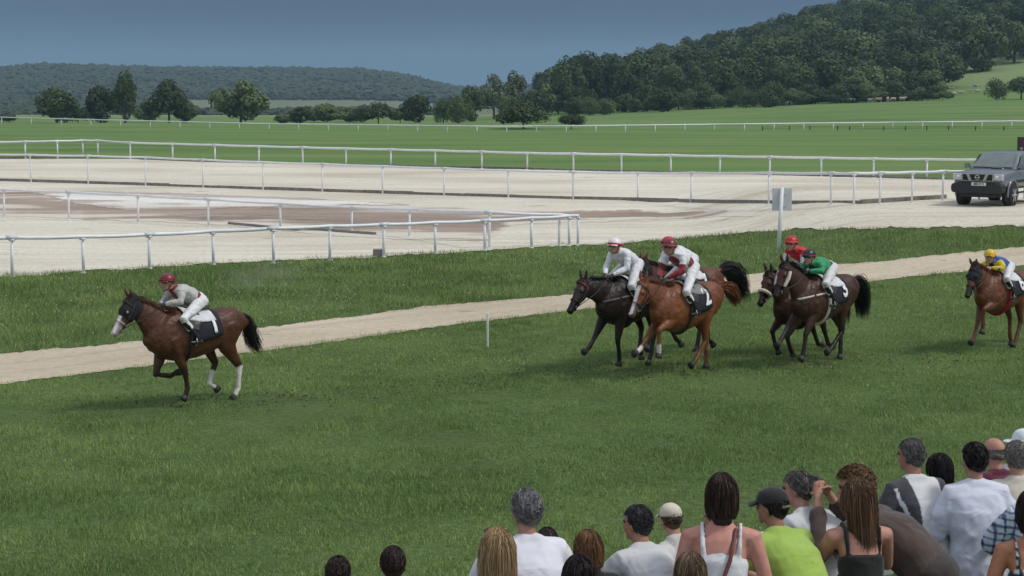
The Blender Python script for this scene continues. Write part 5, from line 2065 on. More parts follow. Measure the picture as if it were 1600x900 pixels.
def raglan(co, col):
    side = np.abs(co[:, 0])
    k = (co[:, 0] < -.085) | (co[:, 0] > .15)
    up = co[:, 2] > 1.0
    out = col.copy()
    out[k & up] = (.055, .055, .065)
    st = (np.abs(co[:, 0] + .160 + (co[:, 2] - 1.28) * .22) < .010) & (co[:, 1] < .12) & up
    out[st] = (.62, .62, .63)
    return out


def checks(c1, c2, s=.045, w=.3):
    def f(co, col):
        a = (np.mod(co[:, 0] / s, 1) < w)
        b = (np.mod(co[:, 2] / s, 1) < w)
        out = col.copy()
        out[a | b] = c1
        out[a & b] = c2
        return out
    return f


def pinstripe(co, col):
    out = col.copy()
    out[np.mod(co[:, 0] / .028, 1) < .3] *= .78
    return out


# name by name, left to right; head-top pixel and distance
person_px('person with cropped dark hair, leftmost of the crowd, only the head in view', 530, 867, 10.2, dict(hturn=8, yaw=-5, hair=dict(style='short', col=(.022, .014, .012), seed=1, n=1400), top=dict(col=(.10, .11, .14)), arms='bent'))
person_px('person with short dark brown hair, second from the left, only the head in view', 615, 852, 10.3, dict(hturn=14, yaw=-5, hair=dict(style='short', col=(.026, .014, .011), seed=2, n=1400), top=dict(col=(.12, .06, .05)), arms='bent'))
r, I = person_px('woman with long straight blonde hair and sunglasses pushed up on her head', 777, 828, 10.2, dict(hturn=6, yaw=0, fem=True, hair=dict(style='long', col=(.20, .12, .055), col2=(.50, .36, .19), seed=3, n=2200, length=.34, vol=1.5), top=dict(col=(.45, .30, .25)), arms='bent'))
gl = MB()
for sd in (1, -1):
    gl.ball(I['q'](sd * .042, .06, .112), (.034, .010, .024), n=12, m=7, M=I['M'])
    gl.loft([I['q'](sd * .07, .06, .110), I['q'](sd * .095, -.02, .075)], [.006, .005], n=6)
gl.loft([I['q'](-.015, .065, .118), I['q'](.015, .065, .118)], [.005, .005], n=6)
gl.build('sunglasses', mat('dark_lens', (.03, .015, .012), .2, 6, .2, spec=.7), r)
person_px('dark-haired person mostly hidden behind the grey-haired man in the white shirt', 852, 822, 11.2, dict(hturn=-10, yaw=15, hair=dict(style='short', col=(.03, .02, .018), seed=4, n=900), top=dict(col=(.25, .26, .28)), arms='rail'))
person_px('man with thick grey hair in a white shirt, tallest at the left of the crowd', 821, 766, 10.8, dict(hturn=20, yaw=12, lean=14, curve=18, bulk=1.14, hair=dict(style='short', col=(.07, .066, .064), col2=(.34, .33, .33), seed=5, n=2400, vol=1.35),
          top=dict(col=(.66, .66, .71), collar=(.66, .66, .71), kind='shirt', sleeve=.85, flare=.02, wr=.005), arms='rail', skin=(.34, .18, .13)))
person_px('woman with streaked copper and blonde bobbed hair in a black top', 916, 829, 10.9, dict(hturn=18, yaw=10, fem=True, lean=16, hair=dict(style='bob', col=(.05, .022, .012), col2=(.34, .18, .08), seed=6, n=2200, vol=1.3), top=dict(col=(.014, .013, .014)), arms='rail'))
person_px('person with very dark smooth hair, just in front of the woman in black', 904, 868, 9.6, dict(hturn=0, yaw=0, hair=dict(style='bob', col=(.014, .009, .008), seed=7, n=1800, vol=1.1), top=dict(col=(.05, .05, .06)), arms='bent'))
person_px('man with dark greying hair in a pale grey T-shirt, beside the boy in a cap', 995, 787, 11.2, dict(hturn=22, yaw=28, lean=26, curve=20, bulk=1.1, hair=dict(style='short', col=(.020, .018, .018), col2=(.10, .10, .10), seed=8, n=2200, vol=1.0), top=dict(col=(.56, .56, .56), sleeve=.6, wr=.005), arms='rail', skin=(.36, .18, .12)))
person_px('boy in a cream baseball cap and cream shirt leaning over the barrier', 1041, 783, 12.1, dict(hturn=-6, yaw=32, lean=30, curve=14, bulk=.72, shw=.85, top=dict(col=(.52, .51, .47), sleeve=.8), arms='rail', skin=(.46, .24, .17),
          hair=dict(style='short', col=(.10, .06, .035), seed=9, n=500, cover=.1), cap=dict(col=(.58, .52, .42), strapc=(.02, .02, .02))))
person_px('person with streaked brown hair at the bottom edge, below the boy in a cream cap', 1078, 864, 9.9, dict(hturn=4, yaw=0, fem=True, hair=dict(style='bob', col=(.045, .026, .016), col2=(.30, .21, .13), seed=10, n=2200, vol=1.25), top=dict(col=(.3, .28, .25)), arms='bent'))
person_px('child hidden behind the woman in the white vest, one arm along the barrier', 1118, 786, 12.2, dict(hturn=50, yaw=-12, lean=12, bulk=.8, fem=True, hair=dict(style='short', col=(.04, .025, .018), seed=11, n=900), top=dict(col=(.35, .40, .42)), arm_l='side', arm_r='rail', skin=(.44, .22, .15)))
r, I = person_px('woman with brown bobbed hair in a white vest top with a brown bag strap', 1128, 742, 10.9, dict(hturn=4, yaw=-6, lean=7, curve=4, fem=True, bulk=1.02, hair=dict(style='bob', col=(.022, .012, .009), col2=(.06, .032, .022), seed=12, n=2600, vol=1.18),
          top=dict(col=(.62, .62, .63), kind='tank', wr=.003, ease=.016), arm_l='down', arm_r='bent', skin=(.50, .235, .185), bottom=dict(col=(.12, .12, .14))))
W = I['W']
st = MB()
st.loft([I['shc'] + Vector((.075, .03, .062)), I['shc'] + Vector((.078, -.06, .03)), I['chest'] + Vector((.05, -.135, .05)), I['waist'] + Vector((-.01, -.142, .08)), I['pel'] + Vector((-.07, -.158, .09)), I['pel'] + Vector((-.17, -.11, -.08))],
        [(.012, .005)] * 6, n=8, side_ref=(1, 0, 0))
st.build('bag_strap', mat('strap_leather', (.115, .038, .028), .5, 20, .2), r)
MB().box(I['pel'] + Vector((-.22, -.02, -.22)), (.09, .28, .24)).build('shoulder_bag', MATS['strap_leather'], r, smooth=False, bevel=.03)
MB().loft([I['shc'] + Vector((-.092, -.105, -.075)), I['shc'] + Vector((-.098, -.058, .02)), I['shc'] + Vector((-.10, .0, .06))], [(.006, .004)] * 3, n=6).build('bra_strap', mat('black_strap', (.015, .015, .018), .6, 20, .2), r)
person_px('man in a black cap and lime green T-shirt leaning on the barrier', 1208, 760, 11.3, dict(hturn=24, yaw=30, lean=26, curve=20, bulk=1.12, hair=dict(style='short', col=(.016, .012, .011), seed=13, n=700, cover=.15), cap=dict(col=(.022, .022, .024), peak=(.04, .035, .03), strapc=(.16, .12, .09)),
          top=dict(col=(.31, .45, .085), sleeve=.72, flare=.02, wr=.004), arms='rail', skin=(.30, .15, .10)))
person_px('man with thinning grey-brown hair in a light grey T-shirt behind the lime green shirt', 1250, 734, 12.0, dict(hturn=24, yaw=40, lean=34, curve=18, bulk=1.12, hair=dict(style='short', col=(.045, .038, .036), col2=(.25, .22, .21), seed=14, n=1800), top=dict(col=(.58, .58, .58), sleeve=.6, wr=.005), arms='rail', skin=(.38, .2, .15)))
r, I = person_px('woman with long brown hair in a low-backed black vest top', 1338, 748, 11.3, dict(hturn=18, yaw=8, lean=8, curve=6, fem=True, bulk=.92, hair=dict(style='long', col=(.055, .030, .018), col2=(.22, .12, .06), seed=15, n=2600, length=.38, vol=1.2),
          top=dict(col=(.016, .015, .015), kind='tank', neck=.17), arms='rail', skin=(.42, .21, .15)))
r, I = person_px('person with tousled brown hair in a dark brown shirt taking photographs', 1352, 728, 11.8, dict(hturn=26, yaw=56, lean=41, curve=22, bulk=1.08, hair=dict(style='curly', col=(.045, .024, .014), col2=(.26, .15, .07), seed=16, n=2400, vol=1.4), top=dict(col=(.070, .050, .041), kind='shirt', sleeve=1.7, wr=.006, len=.24), bottom=dict(col=(.045, .038, .034)), arms='camera', skin=(.42, .22, .15)))
h = r
wr0 = (I['arms'][1][2] + I['arms'][-1][2]) / 2
M3 = r.matrix_world if False else None
cm = empty('camera_prop', (0, 0, 0)) if False else None
loc = Vector(r.location) + (Matrix.Rotation(r.rotation_euler.z, 3, 'Z') @ (wr0 + Vector((.06, .09, .03)))) * r.scale.x
ph = empty('photo_camera', loc, r.rotation_euler.z - .6)
tag(ph, 'black camera held up by the person in the dark brown shirt', 'camera')
MB().box((0, 0, 0), (.14, .06, .10)).build('camera_body', mat('camera_black', (.018, .018, .02), .45, 20, .2, spec=.5), ph, smooth=False, bevel=.01)
MB().loft([(0, .03, 0), (0, .12, 0)], [.038, .042], n=16, cap=False).build('lens', MATS['camera_black'], ph)
MB().box((0, 0, .062), (.05, .05, .03), taper=.7).build('viewfinder', MATS['camera_black'], ph, smooth=False, bevel=.005)
person_px('man with short grey hair in a white T-shirt with charcoal raglan sleeves', 1422, 685, 12.7, dict(hturn=22, yaw=20, lean=14, curve=14, bulk=1.08, hair=dict(style='short', col=(.06, .055, .052), col2=(.22, .21, .20), seed=17, n=1800), top=dict(col=(.62, .62, .61), sleeve=.92, flare=.02, fn=raglan, wr=.004), arms='bent', skin=(.34, .165, .12)))
person_px('woman with dark shoulder-length hair in a charcoal sleeveless dress, beside the raglan T-shirt', 1463, 710, 12.9, dict(hturn=16, yaw=16, fem=True, lean=8, bulk=.92, hair=dict(style='bob', col=(.014, .012, .013), seed=18, n=2200, vol=1.3), top=dict(col=(.045, .045, .052), kind='tank', neck=.13, strap=.03), bottom=dict(kind='skirt', col=(.03, .03, .035)), arms='bent', skin=(.38, .20, .15)))
person_px('man with black hair in a white long-sleeved shirt and khaki trousers', 1521, 692, 12.5, dict(hturn=16, yaw=4, lean=8, curve=8, bulk=1.12, hair=dict(style='short', col=(.012, .010, .010), seed=19, n=2000, vol=1.2), top=dict(col=(.60, .62, .70), kind='shirt', sleeve=1.8, wr=.007, len=.14, collar=(.62, .64, .72), ease=.026), bottom=dict(col=(.20, .18, .13)), arms='bent', skin=(.36, .18, .13)))
person_px('bald man with a grey fringe in a burgundy checked shirt', 1550, 682, 13.3, dict(hturn=20, yaw=20, lean=18, curve=14, bulk=1.32, hair=dict(style='bald', col=(.16, .14, .13), col2=(.35, .32, .30), seed=20, n=900), top=dict(col=(.115, .018, .040), kind='shirt', sleeve=1.6, fn=checks((.075, .012, .03), (.05, .01, .02), .03, .25), wr=.004), arms='rail', skin=(.46, .23, .165)))
person_px('person with curly grey hair at the right edge beside the bald man', 1586, 690, 13.0, dict(hturn=10, yaw=4, lean=8, hair=dict(style='curly', col=(.13, .115, .10), col2=(.34, .31, .28), seed=21, n=2000, vol=1.15), top=dict(col=(.55, .50, .42)), arms='rail'))
person_px('person in a white sun hat at the right edge, farthest of the crowd', 1596, 671, 14.0, dict(hturn=10, yaw=8, lean=12, hair=dict(style='short', col=(.1, .08, .06), seed=22, n=400, cover=.1), cap=dict(kind='sunhat', col=(.66, .69, .72)), top=dict(col=(.5, .5, .5)), arms='rail'))
person_px('person in a blue and white checked short-sleeved shirt cut by the right edge', 1618, 722, 12.0, dict(hturn=8, yaw=8, lean=10, curve=8, bulk=1.05, hair=dict(style='short', col=(.03, .022, .02), seed=23, n=600), top=dict(col=(.56, .62, .70), kind='shirt', sleeve=.95, flare=.03, fn=checks((.10, .15, .26), (.02, .03, .08), .05, .28), wr=.004), arm_l='rail', arm_r='rail', skin=(.40, .2, .14)))
person_px('woman with tanned bare shoulders and dark hair at the bottom right corner', 1612, 768, 10.9, dict(hturn=6, yaw=-4, fem=True, lean=8, bulk=.96, hair=dict(style='bob', col=(.02, .014, .012), seed=24, n=1600, vol=1.3), top=dict(col=(.42, .44, .46), kind='tank', neck=.15, fn=checks((.03, .03, .035), (.02, .02, .02), .05, .4)), arms='bent', skin=(.40, .17, .095)))
# ------------------------------------------------------------------ parked off-road car
def ring_rect(x, z0, z1, hw, n=24, p=5.0):
    out = []
    for j in range(n):
        a = 2 * math.pi * j / n
        ca, sa = math.cos(a), math.sin(a)
        out.append((x, hw * math.copysign(abs(ca) ** (2 / p), ca), (z0 + z1) / 2 + (z1 - z0) / 2 * math.copysign(abs(sa) ** (2 / p), sa)))
    return out


def rings_mesh(rings, name, m, parent):
    n = len(rings[0])
    V = [p for r in rings for p in r]
    F = [(i * n + j, i * n + (j + 1) % n, (i + 1) * n + (j + 1) % n, (i + 1) * n + j) for i in range(len(rings) - 1) for j in range(n)]
    F += [tuple(reversed(range(n))), tuple((len(rings) - 1) * n + j for j in range(n))]
    mb = MB()
    mb._add(V, F)
    o = mb.build(name, m, parent)
    o.data.set_sharp_from_angle(angle=R(38))
    return o


def build_car():
    front = at(1527, 323.5)
    a = R(35)
    hd = Vector((-math.sin(a), -math.cos(a), 0))
    k = 0.99
    o_ = front - hd * 2.30 * k
    o_.z = front.z
    root = empty('parked_car', o_, math.atan2(hd.y, hd.x))
    root.scale = (k, k, k)
    tag(root, 'grey four-wheel-drive car with black bumper parked at the end of the sand track', 'car')
    paint_ = mat('car_paint', (.15, .165, .18), .32, 3, .06, metal=.35, spec=.5, coat=.5)
    plast = mat('bumper_plastic', (.022, .023, .026), .6, 20, .2, bump=.002)
    glass = mat('car_glass', (.13, .16, .155), .05, 2, .2, spec=.9)
    chrome = mat('chrome', (.62, .63, .64), .18, 4, .05, metal=1.0)
    lamp = mat('lamp_glass', (.55, .56, .58), .12, 18, .25, spec=.8)
    rub = mat('tyre_rubber', (.018, .018, .018), .85, 30, .2, bump=.004)
    alloy = mat('alloy', (.42, .43, .44), .35, 8, .1, metal=.7)
    rings_mesh([ring_rect(*r) for r in [(2.30, .70, 1.13, .82), (2.24, .62, 1.19, .88), (2.0, .60, 1.235, .915), (1.2, .56, 1.275, .925), (.8, .55, 1.29, .925), (-.6, .55, 1.28, .93), (-2.1, .56, 1.28, .92), (-2.38, .62, 1.24, .88)]], 'body', paint_, root)
    # cabin
    gh = MB()
    lo = [(.98, .84), (-2.32, .84)]
    rings_mesh([ring_rect(-2.34, 1.20, 1.62, .80), ring_rect(-2.26, 1.20, 1.80, .755), ring_rect(-1.0, 1.20, 1.855, .74), ring_rect(.05, 1.20, 1.85, .735), ring_rect(.24, 1.20, 1.80, .745), ring_rect(.62, 1.20, 1.52, .79), ring_rect(.98, 1.2, 1.29, .83)], 'cabin', paint_, root)
    # windscreen between pillars, follows the slope
    def pane(pts, name, th, nrm):
        MB().prism(pts, Vector(nrm) * th).build(name, glass, root, smooth=False, bevel=.004)
    pane([(.955, -.72, 1.315), (.955, .72, 1.315), (.275, .60, 1.785), (.275, -.60, 1.785)], 'windscreen', .03, (.55, 0, .83))
    for sd in (1, -1):
        n = (0, sd, .1)
        pane([(.70, sd * .835, 1.33), (-.22, sd * .845, 1.33), (-.22, sd * .765, 1.74), (.27, sd * .765, 1.74)][::sd], 'side_window', .018, n)
        pane([(-.32, sd * .845, 1.33), (-1.18, sd * .845, 1.33), (-1.18, sd * .765, 1.74), (-.32, sd * .765, 1.74)][::sd], 'side_window', .018, n)
        pane([(-1.28, sd * .84, 1.33), (-2.15, sd * .835, 1.33), (-2.12, sd * .77, 1.72), (-1.28, sd * .765, 1.74)][::sd], 'side_window', .018, n)
        MB().box((.72, sd * 1.02, 1.36), (.12, .20, .17), taper=.9).box((.74, sd * .93, 1.32), (.05, .12, .05)).build('wing_mirror', paint_, root, smooth=False, bevel=.02)
        MB().box((-.28, sd * .937, 1.0), (.012, .006, .66)).build('door_seam', plast, root, smooth=False)
        MB().box((-.12, sd * .945, 1.16), (.17, .03, .035)).build('door_handle', plast, root, smooth=False, bevel=.006)
        MB().box((-.1, sd * .93, .47), (2.3, .16, .05)).build('side_step', plast, root, smooth=False, bevel=.01)
        MB().box((0, sd * .937, .86), (2.2, .014, .10)).build('door_trim', plast, root, smooth=False, bevel=.004)
        for wx in (1.45, -1.48):
            f = MB()
            f.tube([(wx + math.cos(t) * .47, sd * .925, .42 + math.sin(t) * .50) for t in np.linspace(-.15, math.pi + .15, 17)], .045, n=8)
            f.build('wheel_arch', plast if False else paint_, root)
            MB().loft([(wx, sd * .70, .44), (wx, sd * .935, .44)], [.445, .445], n=28, cap=False).build('arch_liner', plast, root)
            w = MB()
            w.loft([(wx, sd * .74, .40), (wx, sd * .76, .40), (wx, sd * .97, .40), (wx, sd * .99, .40)], [.36, .40, .40, .355], n=32, cap=False)
            ty = w.build('tyre', rub, root)
            r_ = MB()
            r_.loft([(wx, sd * .97, .40), (wx, sd * 1.0, .40)], [.235, .225], n=24, cap=False)
            r_.build('rim', plast, ty)
            for q in range(6):
                t = q * math.pi / 3
                MB().box((wx + math.cos(t) * .12, sd * 1.003, .40 + math.sin(t) * .12), (.24, .022, .06), M=Matrix.Rotation(-t, 3, 'Y')).build('spoke', alloy, ty, smooth=False, bevel=.006)
            MB().loft([(wx, sd * .98, .40), (wx, sd * 1.035, .40)], [.06, .045], n=14, cap=False).build('hub_cap', alloy, ty)
    # bumper
    rings_mesh([ring_rect(2.16, .42, .86, .95, p=4), ring_rect(2.36, .44, .86, .95, p=4), ring_rect(2.47, .48, .84, .90, p=4)], 'bumper', plast, root)
    MB().box((2.2, 0, .40), (.3, 1.3, .12)).build('skid_plate', plast, root, smooth=False, bevel=.02)
    MB().box((2.482, .10, .80), (.012, .52, .11)).build('number_plate', mat('plate_white', (.62, .63, .62), .5, 9, .05), root, smooth=False, bevel=.003)
    me = text_mesh('6888 XF 21', .105)
    for v in me.vertices: v.co = Vector((2.492, .10 + v.co.x * .78, .80 + v.co.y))
    me.materials.append(mat('plate_ink', (.02, .02, .025), .6, 9, .05))
    link_mesh('plate_number', me, root)
    # grille: black slots divided by two slanting chrome bars, round emblem
    MB().box((2.33, 0, 1.02), (.05, 1.10, .22)).build('grille', mat('grille_black', (.012, .012, .013), .5, 30, .3), root, smooth=False, bevel=.01)
    for sd in (1, -1):
        MB().prism([(2.352, sd * .20, .915), (2.352, sd * .30, .915), (2.352, sd * .40, 1.13), (2.352, sd * .29, 1.13)], (.022, 0, 0)).build('grille_bar', chrome, root, smooth=False)
        MB().box((2.345, sd * .56, 1.02), (.03, .05, .23)).build('grille_edge', chrome, root, smooth=False, bevel=.005)
        MB().box((2.30, sd * .74, 1.03), (.09, .33, .22), taper=.96).build('headlight', lamp, root, smooth=False, bevel=.025)
        MB().loft([(2.345, sd * .70, 1.03), (2.352, sd * .70, 1.03)], [.07, .06], n=16, cap=False).build('lamp_reflector', chrome, root)
        for z in (.955, 1.0, 1.045, 1.09):
            MB().box((2.357, sd * .44, z), (.008, .14, .010)).build('grille_slat', plast, root, smooth=False)
    MB().box((2.345, 0, 1.14), (.035, 1.16, .022)).build('grille_edge', chrome, root, smooth=False, bevel=.004)
    MB().box((2.345, 0, .905), (.035, 1.16, .022)).build('grille_edge', chrome, root, smooth=False, bevel=.004)
    MB().tube([(2.372, math.cos(t) * .075, 1.025 + math.sin(t) * .075) for t in np.linspace(0, 2 * math.pi, 21)], .012, n=6).box((2.374, 0, 1.025), (.018, .20, .032)).build('emblem', chrome, root, smooth=False)
    # bonnet scoop, wipers, roof rails, interior seats
    MB().box((1.05, .22, 1.30), (.20, .46, .05), taper=.8).build('bonnet_scoop', paint_, root, smooth=False, bevel=.015)
    MB().box((1.152, .22, 1.30), (.02, .38, .028)).build('scoop_mouth', plast, root, smooth=False)
    MB().tube([(1.0, .45, 1.305), (.88, .05, 1.37)], .010, n=5).build('wiper', plast, root)
    MB().tube([(1.0, -.15, 1.305), (.88, -.5, 1.37)], .010, n=5).build('wiper', plast, root)
    return root


build_car()
p = at(1600, 300)
p = Vector(((1604 - 800) / F_PX * 92, 92, 0))
p.z = gz(p.x, p.y)
ztop, zbot = at(1600, 214, Y=92).z, at(1600, 238, Y=92).z
root = empty('notice_board', p, 0.0)
tag(root, 'dark board with a faded red top, standing behind the grey car at the right edge', 'board')
MB().box((0, 0, (ztop + zbot) / 2 - p.z), (1.0, .06, ztop - zbot)).build('board', mat('board_dark', (.035, .03, .035), .6, 6, .3), root, smooth=False, bevel=.01)
MB().box((0.02, -.035, ztop - p.z - .22), (.86, .02, .30)).build('red_panel', mat('board_red', (.055, .018, .022), .6, 6, .2), root, smooth=False)
for q in (-.3, -.1, .1, .3):
    MB().box((q, -.035, zbot - p.z + .18), (.13, .02, .12)).build('pale_patch', mat('board_pale', (.2, .2, .21), .6, 6, .2), root, smooth=False)
for q in (-.42, .42):
    MB().box((q, 0, (zbot - p.z) / 2 - .05), (.07, .06, zbot - p.z + .1)).build('post', MATS['board_dark'], root, smooth=False)


# ------------------------------------------------------------------ pasture: wire fence and cattle
fp = [1190, 1232, 1264, 1307, 1326, 1379, 1413, 1446, 1480, 1522, 1566, 1610]
P = []
for x in fp:
    q = Vector(((x - 800) / F_PX * 320, 320, 0))
    q.z = gz(q.x, q.y)
    P.append(q)
root = empty('wire_fence', P[0])
tag(root, 'low dark wire fence just under the farthest white rail on the right', 'fence')
fm = mat('fence_post', (.05, .045, .04), .9, 5, .3)
for q in P:
    MB().box(q - P[0] + Vector((0, 0, .3)), (.16, .16, .8)).build('post', fm, root, smooth=False)
for z in (.35, .6):
    MB().tube([q - P[0] + Vector((0, 0, z)) for q in P], .025, n=4).build('wire', fm, root)


def cow(label, x, y, rz, graze, c):
    m = MB()
    m.loft([(-.85, 0, 1.12), (-.6, 0, 1.10), (0, 0, 1.02), (.55, 0, 1.08), (.85, 0, 1.15)], [(.22, .26), (.30, .33), (.34, .38), (.27, .34), (.18, .26)], n=12, side_ref=(0, 1, 0))
    if graze: hpt = [(.8, 0, 1.2), (1.1, 0, .85), (1.3, 0, .45), (1.42, 0, .2)]
    else: hpt = [(.8, 0, 1.2), (1.1, 0, 1.38), (1.25, 0, 1.42), (1.55, 0, 1.22)]
    m.loft(hpt, [(.15, .22), (.12, .18), (.13, .16), (.08, .09)], n=10, side_ref=(0, 1, 0))
    h = Vector(hpt[2])
    for sd in (1, -1):
        m.ball(h + Vector((-.02, sd * .2, .05)), (.04, .11, .05))
        m.loft([(.55, sd * .16, .95), (.56, sd * .16, .5), (.54, sd * .16, .45), (.55, sd * .16, .05)], [(.10, .13), (.07, .08), (.06, .06), (.055, .06)], n=8)
        m.loft([(-.62, sd * .17, 1.0), (-.5, sd * .17, .68), (-.72, sd * .17, .48), (-.66, sd * .17, .05)], [(.13, .2), (.09, .12), (.06, .07), (.055, .06)], n=8)
    m.ball((-.35, 0, .68), (.16, .13, .12))
    m.loft([(-.98, 0, 1.25), (-1.05, 0, .9), (-1.02, 0, .5)], [.035, .025, .04], n=6)
    o = fuse(m, 'cow', mat('cow_hide', (.40, .35, .29), .8, 2, .25), .045, None, smooth=2)
    o.location = (x, y, gz(x, y) - .03)
    o.rotation_euler.z = rz
    return tag(o, label, 'cow', 'cream cattle grazing at the foot of the wood')


CX = [(1357, 157, 0, 'cream cow lying nearest the foot of the wood, leftmost of the herd', 524), (1370, 156, 1, 'cream cow grazing right beside the leftmost cow', 523), (1384, 153, 0, 'cream cow standing in the middle of the left part of the herd', 522),
      (1393, 151, 1, 'cream cow grazing behind the middle of the left part of the herd', 524), (1407, 151, 0, 'cream cow at the right end of the left part of the herd', 523),
      (1487, 143, 0, 'cream cow just right of where the wood edge ends', None), (1490, 150, 1, 'cream cow grazing below the one at the wood edge', None), (1501, 149, 0, 'cream cow alone between the wood edge and the two upper right cows', None),
      (1524, 139, 0, 'cream cow highest on the pasture at the right', None), (1527, 146, 1, 'cream cow grazing below the highest one', None), (1516, 145, 0, 'small cream calf left of the grazing right-hand cow', None)]
for i, (x, y, gr, lb, Y) in enumerate(CX):
    lb = lb.replace('lying ', 'standing ')
    if Y: q = Vector(((x - 800) / F_PX * Y, Y, 0))
    else: q = at(x, y)
    c = cow(lb, q.x, q.y, [0.3, 2.8, 1.2, 3.5, .1, 2.2, .5, 3.1, 1.9, .2, 2.9][i], gr, 0)
    c.scale = (.65,) * 3 if 'calf' in lb else (.86 + .05 * (i % 3),) * 3
# ------------------------------------------------------------------ grass as real blades (ground cover nobody could count)
def projv(P):
    v = P - np.array([0, 0, CAM_H])
    dep = v[:, 1] * _cp - v[:, 2] * _sp
    return 800 + F_PX * v[:, 0] / dep, 450 - F_PX * (v[:, 1] * _sp + v[:, 2] * _cp) / dep


def vnoise(x, y, s, seed=0):
    """cheap smooth value noise, vectorised"""
    x, y = x / s + seed * 17.3, y / s + seed * 5.7
    xi, yi = np.floor(x).astype(np.int64), np.floor(y).astype(np.int64)
    fx, fy = x - xi, y - yi
    fx, fy = fx * fx * (3 - 2 * fx), fy * fy * (3 - 2 * fy)
    def h(a, b):
        n = (a * 374761393 + b * 668265263 + seed * 1442695) & 0x7fffffff
        n = ((n ^ (n >> 13)) * 1274126177) & 0x7fffffff
        return ((n ^ (n >> 16)) & 0xffff) / 65535.0
    return (h(xi, yi) * (1 - fx) + h(xi + 1, yi) * fx) * (1 - fy) + (h(xi, yi + 1) * (1 - fx) + h(xi + 1, yi + 1) * fx) * fy


def regions(x, y):
    """0 near turf, 1 path, 2 rough strip, 3 sand; plus distance (pixels) to the nearest edge"""
    P = np.stack([x, y, g(x, y)], 1)
    px, py = projv(P)
    def line(L): return np.interp(px, [a for a, b in L], [b for a, b in L])
    pt, pb, ab = line(PATH_TOP), line(PATH_BOT), line(ARENA_BOT)
    r = np.where(py > pb, 0, np.where(py > pt, 1, np.where(py > ab, 2, 3)))
    e = np.minimum(np.abs(py - pb), np.minimum(np.abs(py - pt), np.abs(py - ab)))
    return r, e, P


def blades(name, label, n, sampler, hfun, mat_, seed):
    rs = np.random.RandomState(seed)
    x, y = sampler(rs, n)
    r, e, P = regions(x, y)
    keep, h, w, col = hfun(rs, x, y, r, e)
    P, h, w, col = P[keep], h[keep], w[keep], col[keep]
    m = len(P)
    a = rs.uniform(0, 2 * np.pi, m)
    t = rs.normal(size=(m, 2)) * .38
    side = np.stack([np.cos(a), np.sin(a), np.zeros(m)], 1) * w[:, None]
    P[:, 2] -= .004
    tip = P + np.stack([t[:, 0] * h, t[:, 1] * h, h], 1)
    V = np.stack([P - side, P + side, tip], 1).reshape(-1, 3)
    me = fast_mesh(name, V, np.arange(m * 3).reshape(-1, 3), False)
    color_attr(me, 'paint', np.repeat(col, 3, 0))
    me.materials.append(mat_)
    o = link_mesh(name, me)
    tag(o, label, 'grass', kind='stuff')
    print(name, m)
    return o


def blade_mat():
    m, t, bs, out = new_mat('grass_blade')
    a = N(t, 'ShaderNodeAttribute', attribute_name='paint')
    link(t, a.outputs['Color'], bs.inputs['Base Color'])
    bs.inputs['Roughness'].default_value = 0.75
    bs.inputs['Specular IOR Level'].default_value = 0.12
    return m


BLADE = blade_mat()
G1, G2, G3, DRY = np.array([.088, .162, .032]), np.array([.228, .318, .084]), np.array([.33, .41, .17]), np.array([.27, .24, .14])


def samp(y0, y1, pw):
    def f(rs, n):
        y = (y0 ** pw + rs.uniform(0, 1, n) * (y1 ** pw - y0 ** pw)) ** (1 / pw)
        x = rs.uniform(-.31, .31, n) * y
        return x, y
    return f


def colour(rs, x, y, n, dry=.05):
    k = .55 * vnoise(x, y, 1.9, 1) + .45 * vnoise(x, y, .5, 2)
    k = np.clip((k - .28) * 2.3 + (vnoise(x, y, 6.0, 14) - .5) * .8, 0, 1)[:, None]
    c = G1 * (1 - k) + G2 * k
    j = (rs.uniform(0, 1, n) ** 2.5)[:, None] * .8
    c = c * (1 - j) + G3 * j
    d = (rs.uniform(0, 1, n) < dry)[:, None]
    return np.where(d, DRY, c) * rs.uniform(.8, 1.2, n)[:, None]


def turf(rs, x, y, r, e):
    n = len(x)
    edge = np.clip(1 - e / 14, 0, 1) * (rs.uniform(0, 1, n) < .6)
    clump = vnoise(x, y, .35, 3) * .55 + vnoise(x, y, 1.3, 4) * .45
    h = (.022 + .095 * clump ** 1.9) * rs.uniform(.6, 1.35, n) * (1 + 1.1 * edge * vnoise(x, y, .8, 9))
    w = np.maximum(.004, y * .00013) * rs.uniform(.7, 1.3, n)
    worn = np.clip((vnoise(x, y, .8, 31) * .6 + vnoise(x, y, 3.5, 32) * .55 - .80) * 6, 0, 1)
    h = h * (1 - .7 * worn)
    col = colour(rs, x, y, n)
    col = col * (1 - .55 * worn[:, None]) + np.array([.13, .10, .055]) * (.55 * worn[:, None])
    return (r == 0) | ((r == 1) & (e < 2.5) & (rs.uniform(0, 1, n) < .25)), h, w, col


def rough(rs, x, y, r, e):
    n = len(x)
    clump = vnoise(x, y, .7, 5) * .55 + vnoise(x, y, 2.6, 6) * .45
    h = (.05 + .16 * clump ** 1.8) * rs.uniform(.5, 1.4, n)
    w = np.maximum(.005, y * .00014) * rs.uniform(.7, 1.3, n)
    c = colour(rs, x, y, n, .10) * np.where(clump > .5, .92, 1.0)[:, None]
    return (r == 2) | ((r == 3) & (e < 3.5) & (y < 80) & (x < 2) & (rs.uniform(0, 1, n) < .3)), h, w, c


blades('turf_grass', 'short green racing turf in front of the sand path', 900000, samp(17.5, 66, 1.0), turf, BLADE, 1)
blades('rough_grass', 'longer rough grass between the sand path and the running rails', 620000, samp(34, 90, 1.0), rough, BLADE, 2)


